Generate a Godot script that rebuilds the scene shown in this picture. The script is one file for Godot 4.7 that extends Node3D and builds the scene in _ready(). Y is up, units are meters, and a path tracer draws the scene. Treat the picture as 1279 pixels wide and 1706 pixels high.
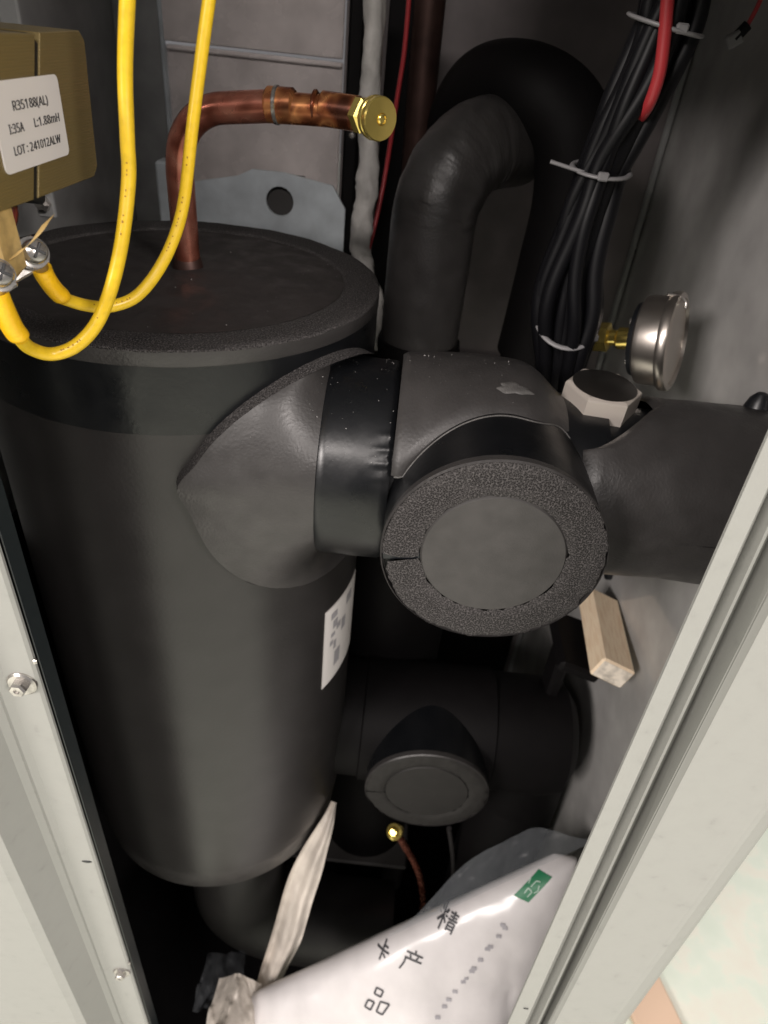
extends Node3D
# Inside of a heat pump cabinet seen through its open front: insulated tank, insulated pipe headers, reactor, wires. Metres, y up.

var taken := {}
var tex := {}
var M := {}
var noise := FastNoiseLite.new()

# ---------------------------------------------------------------- naming
func numbered(called: String) -> String:
	if not taken.has(called):
		taken[called] = 0
		return called
	taken[called] += 1
	return "%s_%03d" % [called, taken[called]]

func thing(called: String, label: String, category: String, at := Vector3.ZERO, group := "") -> Node3D:
	var o := Node3D.new()
	o.name = numbered(called)
	o.position = at
	add_child(o, true)
	o.set_meta("label", label)
	o.set_meta("category", category)
	if group != "":
		o.set_meta("group", group)
	return o

func part(called: String, mesh: Mesh, mat: Material, parent: Node3D, xf := Transform3D(), label := "") -> MeshInstance3D:
	var o := MeshInstance3D.new()
	o.name = called
	o.mesh = mesh
	o.material_override = mat
	o.transform = xf
	parent.add_child(o, true)
	if label != "":
		o.set_meta("label", label)
	return o

func solo(called: String, mesh: Mesh, mat: Material, label: String, category: String, group := "") -> MeshInstance3D:
	var o := part(numbered(called), mesh, mat, self)
	o.set_meta("label", label)
	o.set_meta("category", category)
	if group != "":
		o.set_meta("group", group)
	return o

# ---------------------------------------------------------------- shapes
func fresh() -> SurfaceTool:
	var st := SurfaceTool.new()
	st.begin(Mesh.PRIMITIVE_TRIANGLES)
	return st

func done(st: SurfaceTool) -> ArrayMesh:
	st.generate_normals()
	return st.commit()

func tri(st: SurfaceTool, a: Vector3, b: Vector3, c: Vector3, sg: int, ua := Vector2.ZERO, ub := Vector2.ZERO, uc := Vector2.ZERO) -> void:
	# a, b, c clockwise seen from the front
	if (b - a).cross(c - a).length_squared() < 1e-18:
		return
	st.set_smooth_group(sg)
	st.set_uv(ua)
	st.add_vertex(a)
	st.set_smooth_group(sg)
	st.set_uv(ub)
	st.add_vertex(b)
	st.set_smooth_group(sg)
	st.set_uv(uc)
	st.add_vertex(c)

func face(st: SurfaceTool, p: Array, out: Vector3, sg := -1) -> void:
	# a flat convex polygon whose front looks along out
	var n: Vector3 = (p[1] - p[0]).cross(p[2] - p[0])
	for i in range(1, p.size() - 1):
		if n.dot(out) > 0.0:
			tri(st, p[0], p[i + 1], p[i], sg)
		else:
			tri(st, p[0], p[i], p[i + 1], sg)

func grid_to(st: SurfaceTool, nu: int, nv: int, f: Callable, sg := 1) -> void:
	# front looks along du x dv
	var p := []
	for j in nv + 1:
		var row := PackedVector3Array()
		for i in nu + 1:
			row.append(f.call(float(i) / nu, float(j) / nv))
		p.append(row)
	for j in nv:
		for i in nu:
			var a: Vector3 = p[j][i]
			var b: Vector3 = p[j][i + 1]
			var c: Vector3 = p[j + 1][i + 1]
			var d: Vector3 = p[j + 1][i]
			var u0 := float(i) / nu
			var u1 := float(i + 1) / nu
			var v0 := float(j) / nv
			var v1 := float(j + 1) / nv
			tri(st, a, d, b, sg, Vector2(u0, v0), Vector2(u0, v1), Vector2(u1, v0))
			tri(st, b, d, c, sg, Vector2(u1, v0), Vector2(u0, v1), Vector2(u1, v1))

func grid(nu: int, nv: int, f: Callable) -> ArrayMesh:
	var st := fresh()
	grid_to(st, nu, nv, f)
	return done(st)

func lathe_to(st: SurfaceTool, prof: Array, seg: int, xf := Transform3D(), sharp := 0.6, flat := false) -> void:
	# prof: Vector2(radius, height) from the bottom outwards and up; outside faces out
	var sg := 1
	for k in prof.size() - 1:
		if k > 0:
			var d0: Vector2 = (prof[k] - prof[k - 1]).normalized()
			var d1: Vector2 = (prof[k + 1] - prof[k]).normalized()
			if d0.dot(d1) < cos(sharp):
				sg += 1
		for i in seg:
			var t0 := TAU * i / seg
			var t1 := TAU * ((i + 1) % seg) / seg
			var a: Vector3 = xf * Vector3(prof[k].x * sin(t0), prof[k].y, prof[k].x * cos(t0))
			var b: Vector3 = xf * Vector3(prof[k].x * sin(t1), prof[k].y, prof[k].x * cos(t1))
			var c: Vector3 = xf * Vector3(prof[k + 1].x * sin(t1), prof[k + 1].y, prof[k + 1].x * cos(t1))
			var d: Vector3 = xf * Vector3(prof[k + 1].x * sin(t0), prof[k + 1].y, prof[k + 1].x * cos(t0))
			var g := -1 if flat else sg
			tri(st, a, d, b, g, Vector2(float(i) / seg, prof[k].y), Vector2(float(i) / seg, prof[k + 1].y), Vector2(float(i + 1) / seg, prof[k].y))
			tri(st, b, d, c, g, Vector2(float(i + 1) / seg, prof[k].y), Vector2(float(i) / seg, prof[k + 1].y), Vector2(float(i + 1) / seg, prof[k + 1].y))

func lathe(prof: Array, seg := 48, xf := Transform3D(), sharp := 0.6, flat := false) -> ArrayMesh:
	var st := fresh()
	lathe_to(st, prof, seg, xf, sharp, flat)
	return done(st)

func along(at: Vector3, dir: Vector3) -> Transform3D:
	# a frame at «at» whose y axis runs along dir
	var y := dir.normalized()
	var x := y.cross(Vector3(0, 0, 1) if absf(y.z) < 0.9 else Vector3(1, 0, 0)).normalized()
	return Transform3D(Basis(x, y, x.cross(y)), at)

func rod(a: Vector3, b: Vector3, r: float, seg := 24, bev := 0.0) -> ArrayMesh:
	var h: float = a.distance_to(b)
	var e := minf(bev, r * 0.4)
	var prof := [Vector2(0, 0), Vector2(r - e, 0), Vector2(r, e), Vector2(r, h - e), Vector2(r - e, h), Vector2(0, h)] if e > 0.0 else [Vector2(0, 0), Vector2(r, 0), Vector2(r, h), Vector2(0, h)]
	return lathe(prof, seg, along(a, b - a))

func spline(p: Array, each := 8) -> Array:
	var out := []
	for i in p.size() - 1:
		var p0: Vector3 = p[maxi(i - 1, 0)]
		var p1: Vector3 = p[i]
		var p2: Vector3 = p[i + 1]
		var p3: Vector3 = p[mini(i + 2, p.size() - 1)]
		for k in each:
			var t := float(k) / each
			out.append(0.5 * (2.0 * p1 + (p2 - p0) * t + (2.0 * p0 - 5.0 * p1 + 4.0 * p2 - p3) * t * t + (3.0 * p1 - p0 - 3.0 * p2 + p3) * t * t * t))
	out.append(p[p.size() - 1])
	return out

func bends(p: Array, r: float, n := 10) -> Array:
	# a polyline with its corners rounded
	var out := [p[0]]
	for i in range(1, p.size() - 1):
		var a: Vector3 = (p[i - 1] - p[i]).normalized()
		var b: Vector3 = (p[i + 1] - p[i]).normalized()
		var half := a.angle_to(b) / 2.0
		var cut := minf(r / tan(half), minf(p[i].distance_to(p[i - 1]), p[i].distance_to(p[i + 1])) * 0.98)
		var rr: float = cut * tan(half)
		var centre: Vector3 = p[i] + (a + b).normalized() * (rr / sin(half))
		var s: Vector3 = p[i] + a * cut - centre
		var e: Vector3 = p[i] + b * cut - centre
		for k in n + 1:
			out.append(centre + s.slerp(e, float(k) / n))
	out.append(p[p.size() - 1])
	return out

func tube_to(st: SurfaceTool, path: Array, radius: Callable, seg := 16, caps := true, sg := 1, squash := 1.0) -> void:
	var n := path.size()
	var t0: Vector3 = (path[1] - path[0]).normalized()
	var nn := t0.cross(Vector3.UP if absf(t0.y) < 0.9 else Vector3.RIGHT).normalized()
	var rings := []
	for i in n:
		var t: Vector3 = (path[mini(i + 1, n - 1)] - path[maxi(i - 1, 0)]).normalized()
		nn = (nn - t * nn.dot(t)).normalized()
		var bb := t.cross(nn)
		var ring := PackedVector3Array()
		for k in seg:
			var w: float = TAU * k / seg
			var r: float = radius.call(float(i) / (n - 1), w)
			ring.append(path[i] + nn * cos(w) * r + bb * sin(w) * r * squash)
		rings.append(ring)
	for i in n - 1:
		for k in seg:
			var k1 := (k + 1) % seg
			tri(st, rings[i][k], rings[i + 1][k], rings[i][k1], sg)
			tri(st, rings[i][k1], rings[i + 1][k], rings[i + 1][k1], sg)
	if caps:
		for k in range(1, seg - 1):
			tri(st, rings[0][0], rings[0][k], rings[0][k + 1], sg + 1)
			tri(st, rings[n - 1][0], rings[n - 1][k + 1], rings[n - 1][k], sg + 2)

func tube(path: Array, r: float, seg := 16, caps := true) -> ArrayMesh:
	var st := fresh()
	tube_to(st, path, func(_t, _w): return r, seg, caps)
	return done(st)

func box_to(st: SurfaceTool, s: Vector3, b := 0.001, xf := Transform3D()) -> void:
	var h := s / 2.0
	var q := func(sx, sy, sz, ax):
		var v := Vector3(sx * (h.x - b), sy * (h.y - b), sz * (h.z - b))
		v[ax] = [sx, sy, sz][ax] * h[ax]
		return xf * v
	var o := xf.basis
	for s1 in [-1, 1]:
		face(st, [q.call(s1, -1, -1, 0), q.call(s1, 1, -1, 0), q.call(s1, 1, 1, 0), q.call(s1, -1, 1, 0)], o * Vector3(s1, 0, 0))
		face(st, [q.call(-1, s1, -1, 1), q.call(1, s1, -1, 1), q.call(1, s1, 1, 1), q.call(-1, s1, 1, 1)], o * Vector3(0, s1, 0))
		face(st, [q.call(-1, -1, s1, 2), q.call(1, -1, s1, 2), q.call(1, 1, s1, 2), q.call(-1, 1, s1, 2)], o * Vector3(0, 0, s1))
		for s2 in [-1, 1]:
			face(st, [q.call(s1, s2, -1, 0), q.call(s1, s2, 1, 0), q.call(s1, s2, 1, 1), q.call(s1, s2, -1, 1)], o * Vector3(s1, s2, 0))
			face(st, [q.call(s1, -1, s2, 0), q.call(s1, 1, s2, 0), q.call(s1, 1, s2, 2), q.call(s1, -1, s2, 2)], o * Vector3(s1, 0, s2))
			face(st, [q.call(-1, s1, s2, 1), q.call(1, s1, s2, 1), q.call(1, s1, s2, 2), q.call(-1, s1, s2, 2)], o * Vector3(0, s1, s2))
			for s3 in [-1, 1]:
				face(st, [q.call(s1, s2, s3, 0), q.call(s1, s2, s3, 1), q.call(s1, s2, s3, 2)], o * Vector3(s1, s2, s3))

func box(s: Vector3, b := 0.001) -> ArrayMesh:
	var st := fresh()
	box_to(st, s, b)
	return done(st)

func at(p: Vector3, turn := Vector3.ZERO) -> Transform3D:
	return Transform3D(Basis.from_euler(turn), p)

func prism(poly: Array, depth: float, xf := Transform3D(), bev := 0.0) -> ArrayMesh:
	# a polygon in x, y pushed along z from 0 to depth, its front edge chamfered
	var st := fresh()
	var pk := PackedVector2Array(poly)
	if Geometry2D.is_polygon_clockwise(pk):
		pk.reverse()
	var n := pk.size()
	var inner := pk.duplicate()
	if bev > 0.0:
		var off := Geometry2D.offset_polygon(pk, -bev)
		if off.size() == 1 and off[0].size() == n:
			inner = off[0]
			var best := 0
			for k in n:
				if inner[k].distance_to(pk[0]) < inner[best].distance_to(pk[0]):
					best = k
			var turned := PackedVector2Array()
			for k in n:
				turned.append(inner[(best + k) % n])
			inner = turned
		else:
			bev = 0.0
	var p3 := func(p: Vector2, z: float): return xf * Vector3(p.x, p.y, z)
	for idx in [[inner, depth, 1.0], [pk, 0.0, -1.0]]:
		var t := Geometry2D.triangulate_polygon(idx[0])
		for k in range(0, t.size(), 3):
			face(st, [p3.call(idx[0][t[k]], idx[1]), p3.call(idx[0][t[k + 1]], idx[1]), p3.call(idx[0][t[k + 2]], idx[1])], xf.basis * Vector3(0, 0, idx[2]))
	for k in n:
		var a := pk[k]
		var b := pk[(k + 1) % n]
		var out := xf.basis * Vector3((b - a).y, -(b - a).x, 0)
		face(st, [p3.call(a, 0.0), p3.call(b, 0.0), p3.call(b, depth - bev), p3.call(a, depth - bev)], out)
		if bev > 0.0:
			face(st, [p3.call(a, depth - bev), p3.call(b, depth - bev), p3.call(inner[(k + 1) % n], depth), p3.call(inner[k], depth)], out + xf.basis * Vector3(0, 0, 0.5 * out.length()))
	return done(st)

func round_rect(w: float, h: float, r: float, n := 4) -> Array:
	var out := []
	for c in [[1, 1, 0], [-1, 1, 1], [-1, -1, 2], [1, -1, 3]]:
		for k in n + 1:
			var t: float = PI / 2 * (c[2] + float(k) / n)
			out.append(Vector2(c[0] * (w / 2 - r), c[1] * (h / 2 - r)) + Vector2(cos(t), sin(t)) * r)
	return out

func folded(u: Array, l: Array, thick: float, rows := 1) -> ArrayMesh:
	# a folded sheet between an upper and a lower polyline, with thickness behind it
	var st := fresh()
	var n := u.size()
	var back := Vector3(0, 0, -thick)
	for i in n - 1:
		for k in rows:
			var f0 := float(k) / rows
			var f1 := float(k + 1) / rows
			var a: Vector3 = u[i].lerp(l[i], f0)
			var b: Vector3 = u[i + 1].lerp(l[i + 1], f0)
			var c: Vector3 = u[i + 1].lerp(l[i + 1], f1)
			var d: Vector3 = u[i].lerp(l[i], f1)
			var s: Vector3 = b - a
			var out := Vector3(-s.z, 0, s.x)
			face(st, [a, b, c, d], out, i + 1)
			face(st, [a + back, b + back, c + back, d + back], -out, -1)
	face(st, [u[0], l[0], l[0] + back, u[0] + back], u[0] - u[1])
	face(st, [u[n - 1], l[n - 1], l[n - 1] + back, u[n - 1] + back], u[n - 1] - u[n - 2])
	return done(st)

func text_mesh(s: String, h: float, w: float, bold := false) -> Array:
	var f := SystemFont.new()
	f.font_names = PackedStringArray(["Droid Sans"])
	f.font_weight = 700 if bold else 400
	var t := TextMesh.new()
	t.text = s
	t.font = f
	t.font_size = 32
	t.pixel_size = 0.01
	t.depth = 0.02
	t.horizontal_alignment = HORIZONTAL_ALIGNMENT_LEFT
	t.vertical_alignment = VERTICAL_ALIGNMENT_BOTTOM
	var box_ := t.get_aabb()
	return [t, Vector3(w / box_.size.x, h / box_.size.y, 0.01), box_.position]

# ---------------------------------------------------------------- materials
func noise_tex(key: String, kind: int, freq: float, octaves: int, ramp: Array, seed_ := 1, size := 512) -> NoiseTexture2D:
	if tex.has(key):
		return tex[key]
	var n := FastNoiseLite.new()
	n.noise_type = kind
	n.frequency = freq
	n.fractal_octaves = octaves
	n.seed = seed_
	if kind == FastNoiseLite.TYPE_CELLULAR:
		n.cellular_return_type = FastNoiseLite.RETURN_DISTANCE
	var t := NoiseTexture2D.new()
	t.noise = n
	t.width = size
	t.height = size
	t.seamless = true
	if ramp.size():
		var g := Gradient.new()
		g.offsets = PackedFloat32Array(ramp[0])
		var cs := PackedColorArray()
		for v in ramp[1]:
			cs.append(v if v is Color else Color(v, v, v))
		g.colors = cs
		t.color_ramp = g
	tex[key] = t
	return t

func mat(key: String, c: Color, rough: float, metal := 0.0, o := {}) -> StandardMaterial3D:
	var m := StandardMaterial3D.new()
	m.resource_name = key
	m.albedo_color = c.linear_to_srgb()
	m.roughness = rough
	m.metallic = metal
	m.uv1_triplanar = true
	m.uv1_scale = o.get("scale", Vector3.ONE * 8.0)
	if o.has("albedo"):
		m.albedo_texture = o.albedo
	if o.has("rough"):
		m.roughness_texture = o.rough
	if o.has("bump"):
		m.heightmap_enabled = true
		m.heightmap_texture = o.bump
		m.heightmap_scale = o.get("deep", 0.05)
	if o.has("spec"):
		m.metallic_specular = o.spec
	if o.has("coat"):
		m.clearcoat_enabled = true
		m.clearcoat = o.coat
		m.clearcoat_roughness = o.get("coat_rough", 0.1)
	M[key] = m
	return m

func lin(r: float, g: float, b: float) -> Color:
	return Color(r, g, b)

func materials() -> void:
	var S := FastNoiseLite.TYPE_SIMPLEX_SMOOTH
	var skin := noise_tex("skin", S, 0.05, 4, [], 3, 1024)
	var pores := noise_tex("pores", FastNoiseLite.TYPE_CELLULAR, 0.09, 2, [], 5, 1024)
	var mottle := noise_tex("mottle", S, 0.008, 5, [[0.0, 0.35, 0.65, 1.0], [0.72, 0.86, 0.96, 1.0]], 7)
	var smudge := noise_tex("smudge", S, 0.012, 5, [[0.0, 0.4, 0.7, 1.0], [0.55, 0.75, 0.95, 1.0]], 11)
	var faint := noise_tex("faint", S, 0.01, 4, [[0.0, 1.0], [0.86, 1.0]], 53)
	var faint_rough := noise_tex("faint_rough", S, 0.008, 3, [[0.0, 1.0], [0.85, 1.0]], 57)
	var speck := noise_tex("speck", FastNoiseLite.TYPE_CELLULAR, 0.07, 1, [[0.0, 0.3, 0.65, 1.0], [0.25, 0.65, 1.0, 1.0]], 13, 1024)
	mat("foam", lin(0.0460, 0.0430, 0.0420), 0.50, 0.0, {"albedo": faint, "rough": smudge, "bump": skin, "deep": 0.013, "scale": Vector3.ONE * 9.0, "spec": 0.5})
	mat("jacket", lin(0.0240, 0.0220, 0.0218), 0.40, 0.0, {"albedo": faint, "rough": faint_rough, "bump": skin, "deep": 0.005, "scale": Vector3.ONE * 6.0, "spec": 0.5})
	mat("cut_foam", lin(0.115, 0.107, 0.105), 0.85, 0.0, {"albedo": speck, "bump": pores, "deep": 0.16, "scale": Vector3.ONE * 15.0, "spec": 0.35})
	mat("pad", lin(0.026, 0.022, 0.021), 0.78, 0.0, {"albedo": faint, "rough": smudge, "bump": skin, "deep": 0.01, "scale": Vector3.ONE * 7.0})
	mat("end_cap", lin(0.050, 0.047, 0.045), 0.62, 0.0, {"albedo": faint, "bump": skin, "deep": 0.006, "scale": Vector3.ONE * 12.0})
	mat("tape", lin(0.0045, 0.0050, 0.006), 0.40, 0.0, {"rough": smudge, "bump": skin, "deep": 0.005, "scale": Vector3.ONE * 5.0, "spec": 0.5})
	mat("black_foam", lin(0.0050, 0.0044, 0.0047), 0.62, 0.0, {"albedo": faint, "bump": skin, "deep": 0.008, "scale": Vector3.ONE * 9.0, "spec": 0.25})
	mat("gasket", lin(0.012, 0.017, 0.019), 0.3)
	mat("dust", lin(0.35, 0.34, 0.33), 0.8)
	mat("dark_rail", lin(0.05, 0.047, 0.045), 0.6)
	mat("peach", lin(0.85, 0.62, 0.45), 0.6)
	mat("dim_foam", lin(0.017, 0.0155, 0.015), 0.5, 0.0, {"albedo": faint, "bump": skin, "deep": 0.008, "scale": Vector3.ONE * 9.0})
	mat("nut_steel", lin(0.74, 0.67, 0.60), 0.34, 0.55, {"rough": faint_rough, "scale": Vector3.ONE * 10.0})
	mat("dark_reflection_steel", lin(0.10, 0.092, 0.085), 0.35, 0.9)  # nut top only: its dark reflection is put into the colour
	mat("rubber", lin(0.008, 0.009, 0.011), 0.4)
	mat("paint", lin(0.325, 0.328, 0.305), 0.42, 0.0, {"albedo": noise_tex("paint_tone", S, 0.01, 4, [[0.0, 0.14, 0.3, 0.7, 1.0], [0.90, 0.975, 0.99, 1.0, 0.985]], 17, 1024), "bump": noise_tex("peel", S, 0.12, 2, [], 19), "deep": 0.003, "scale": Vector3.ONE * 6.0, "spec": 0.45})
	mat("glossy_side", lin(0.50, 0.49, 0.475), 0.12, 0.0, {"albedo": faint, "scale": Vector3.ONE * 3.0, "spec": 0.85})
	mat("inner_paint", lin(0.36, 0.365, 0.36), 0.30, 0.0, {"albedo": faint, "bump": tex["peel"], "deep": 0.003, "scale": Vector3.ONE * 5.0, "spec": 0.5})
	mat("dark_panel", lin(0.22, 0.195, 0.195), 0.45, 0.0, {"albedo": faint, "scale": Vector3.ONE * 4.0})
	mat("steel_sheet", lin(0.92, 0.84, 0.82), 0.30, 0.1, {"albedo": faint, "rough": smudge, "scale": Vector3.ONE * 4.0})
	mat("pale_bracket", lin(0.70, 0.76, 0.80), 0.35, 0.1, {"albedo": faint, "scale": Vector3.ONE * 6.0})
	mat("copper", lin(0.60, 0.345, 0.285), 0.32, 0.75, {"albedo": noise_tex("copper_tone", S, 0.007, 3, [[0.0, 0.25, 0.46, 0.56, 0.76, 1.0], [Color(0.42, 0.30, 0.27), Color(0.62, 0.44, 0.38), Color(0.90, 0.72, 0.66), Color(0.98, 0.86, 0.8), Color(0.8, 0.62, 0.56), Color(0.5, 0.38, 0.36)]], 23), "rough": smudge, "scale": Vector3.ONE * 7.0})
	mat("burnt_copper", lin(0.78, 0.49, 0.34), 0.34, 0.65, {"albedo": noise_tex("burnt_tone", S, 0.008, 3, [[0.0, 0.34, 0.46, 0.56, 0.70, 1.0], [Color(0.2, 0.14, 0.13), Color(0.33, 0.22, 0.19), Color(0.66, 0.47, 0.36), Color(1.0, 0.86, 0.66), Color(0.55, 0.38, 0.31), Color(0.24, 0.18, 0.17)]], 29), "rough": smudge, "scale": Vector3.ONE * 8.0})
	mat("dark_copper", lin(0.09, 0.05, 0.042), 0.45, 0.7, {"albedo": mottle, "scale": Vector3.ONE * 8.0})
	mat("brass", lin(0.90, 0.70, 0.20), 0.24, 0.85, {"rough": smudge, "scale": Vector3.ONE * 22.0})
	mat("steel", lin(0.68, 0.65, 0.61), 0.26, 0.85, {"albedo": mottle, "rough": smudge, "scale": Vector3.ONE * 20.0})
	mat("satin_steel", lin(0.60, 0.55, 0.50), 0.33, 0.97, {"rough": faint_rough, "scale": Vector3(10, 10, 10)})
	mat("yellow", lin(0.80, 0.53, 0.022), 0.42, 0.0, {"rough": smudge, "scale": Vector3.ONE * 20.0, "albedo": noise_tex("yellow_tone", S, 0.02, 4, [[0.0, 0.5, 1.0], [0.9, 0.98, 1.0]], 31)})
	mat("yellow_print", lin(0.35, 0.17, 0.01), 0.6)
	mat("shrink", lin(0.86, 0.50, 0.01), 0.33, 0.0, {"bump": skin, "deep": 0.02, "scale": Vector3.ONE * 12.0})
	# fine lamination lines, alike along x and z
	var im := Image.create(8, 256, false, Image.FORMAT_RGB8)
	var rng := RandomNumberGenerator.new()
	rng.seed = 4
	for y in 256:
		var line: float = 0.35 if y % 8 < 2 else 0.8 + 0.2 * rng.randf()
		for x in 8:
			im.set_pixel(x, y, Color(line, line, line))
	var lam := ImageTexture.create_from_image(im)
	mat("core", lin(0.215, 0.162, 0.066), 0.38, 0.3, {"bump": lam, "deep": 0.012, "scale": Vector3(30, 34, 30)})
	mat("label_paper", lin(0.74, 0.71, 0.69), 0.5)
	mat("ink", lin(0.02, 0.02, 0.022), 0.6)
	mat("tape_tan", lin(0.62, 0.43, 0.17), 0.5, 0.0, {"albedo": mottle, "scale": Vector3.ONE * 20.0})
	mat("winding", lin(0.13, 0.016, 0.012), 0.25, 0.0, {"coat": 0.6})
	mat("red", lin(0.36, 0.03, 0.035), 0.38)
	mat("cable", lin(0.004, 0.004, 0.005), 0.46, 0.0, {"spec": 0.32})
	mat("grey_cable", lin(0.028, 0.026, 0.026), 0.4)
	mat("nylon", lin(0.22, 0.215, 0.22), 0.4)
	mat("white_wrap", lin(0.62, 0.60, 0.57), 0.6, 0.0, {"albedo": mottle, "bump": skin, "deep": 0.04, "scale": Vector3.ONE * 6.0})
	mat("plastic_bag_white", lin(0.66, 0.60, 0.53), 0.42, 0.0, {"albedo": mottle, "bump": skin, "deep": 0.02, "scale": Vector3.ONE * 5.0})
	M["plastic_bag_white"].backlight_enabled = true
	M["plastic_bag_white"].backlight = Color(0.35, 0.33, 0.3)
	mat("paper", lin(0.66, 0.635, 0.63), 0.5, 0.0, {"coat": 0.45, "coat_rough": 0.2, "bump": noise_tex("wrinkle", S, 0.006, 3, [], 61), "deep": 0.12, "albedo": noise_tex("paper_tone", S, 0.01, 4, [[0.0, 1.0], [0.94, 1.0]], 37), "scale": Vector3.ONE * 5.0})
	mat("print_grey", lin(0.05, 0.05, 0.055), 0.6)
	mat("pale_print", lin(0.33, 0.32, 0.34), 0.6)
	mat("green", lin(0.01, 0.17, 0.07), 0.5)
	mat("white_print", lin(0.45, 0.58, 0.50), 0.5)
	var film := mat("film", lin(0.30, 0.32, 0.345), 0.30, 0.0, {"bump": noise_tex("crumple", S, 0.02, 3, [], 41), "deep": 0.01, "scale": Vector3.ONE * 5.0})
	film.albedo_color.a = 0.17
	film.transparency = BaseMaterial3D.TRANSPARENCY_ALPHA
	film.cull_mode = BaseMaterial3D.CULL_DISABLED
	mat("wood", lin(0.96, 0.81, 0.62), 0.5, 0.0, {"albedo": noise_tex("grain", S, 0.02, 4, [[0.0, 0.4, 0.6, 1.0], [Color(0.92, 0.87, 0.81), Color(0.97, 0.94, 0.91), Color(1, 0.99, 0.97), Color(0.96, 0.92, 0.87)]], 43), "scale": Vector3(30, 30, 3)})
	mat("cut_wood", lin(0.92, 0.83, 0.71), 0.6, 0.0, {"albedo": mottle, "scale": Vector3.ONE * 20.0})
	mat("floor", lin(0.93, 0.95, 0.88), 0.4, 0.0, {"albedo": noise_tex("floor_tone", S, 0.012, 5, [[0.0, 0.42, 0.58, 1.0], [Color(0.95, 0.985, 0.95), Color(0.975, 1.0, 0.97), Color(1, 1.0, 0.97), Color(1, 0.98, 0.95)]], 47), "scale": Vector3.ONE * 2.2})
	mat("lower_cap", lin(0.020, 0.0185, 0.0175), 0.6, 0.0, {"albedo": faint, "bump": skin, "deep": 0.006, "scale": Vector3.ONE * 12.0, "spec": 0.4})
	mat("glue", lin(0.13, 0.125, 0.12), 0.45, 0.0, {"albedo": mottle, "bump": skin, "deep": 0.03, "scale": Vector3.ONE * 20.0})

# ---------------------------------------------------------------- light and camera
func stage() -> void:
	var cam := Camera3D.new()
	cam.name = "camera"
	cam.fov = 74.096
	cam.near = 0.02
	cam.far = 40.0
	cam.position = Vector3(0, 1, 0)
	cam.basis = Basis(Vector3(1, 0, 0), deg_to_rad(-35.638)) * Basis(Vector3(0, 0, 1), deg_to_rad(6.174))
	var ca := CameraAttributesPhysical.new()
	ca.frustum_focal_length = 15.9
	ca.frustum_focus_distance = 0.30
	ca.exposure_aperture = 9.0
	cam.attributes = ca
	add_child(cam)
	cam.current = true
	cam.fov = 74.096
	var we := WorldEnvironment.new()
	we.name = "surroundings"
	var e := Environment.new()
	e.background_mode = Environment.BG_COLOR
	e.background_color = Color(0.80, 0.79, 0.80)
	e.background_energy_multiplier = 0.28
	e.tonemap_mode = Environment.TONE_MAPPER_LINEAR
	e.tonemap_exposure = 1.0
	e.sdfgi_enabled = true
	e.ssao_enabled = true
	e.ssil_enabled = true
	we.environment = e
	add_child(we)
	# three ceiling fittings of the hall in front of the cabinet, behind the photographer
	for d in [[Vector3(-0.2, 2.75, 2.3), Vector3(0, 0.75, -0.35), 5.2, Vector2(1.8, 0.3)], [Vector3(2.0, 2.3, 1.9), Vector3(-0.1, 0.6, -0.35), 6.5, Vector2(0.8, 0.5)], [Vector3(-2.1, 2.25, 2.3), Vector3(0.2, 0.7, -0.5), 10.5, Vector2(1.0, 0.6)]]:
		var l := AreaLight3D.new()
		l.name = "ceiling_lamp_light"
		l.area_size = d[3]
		l.light_energy = d[2]
		l.light_color = Color(1.0, 0.965, 0.945)
		l.area_range = 8.0
		l.shadow_enabled = true
		add_child(l, true)
		l.look_at_from_position(d[0], d[1])

# ---------------------------------------------------------------- cabinet
func hex_screw(parent: Node3D, p: Vector3, dir: Vector3, r: float, mat_: Material) -> void:
	var xf := along(p, dir)
	var washer := part("screw", lathe([Vector2(0, -0.001), Vector2(r * 1.75, -0.001), Vector2(r * 1.75, r * 0.12), Vector2(r * 1.5, r * 0.3), Vector2(0, r * 0.3)], 28), mat_, parent, xf)
	part("hex_head", lathe([Vector2(r, r * 0.25), Vector2(r, r * 1.05), Vector2(r * 0.82, r * 1.3), Vector2(r * 0.4, r * 1.3), Vector2(r * 0.3, r * 1.1), Vector2(0, r * 1.1)], 6, Transform3D(), 0.1, true), mat_, washer)

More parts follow.
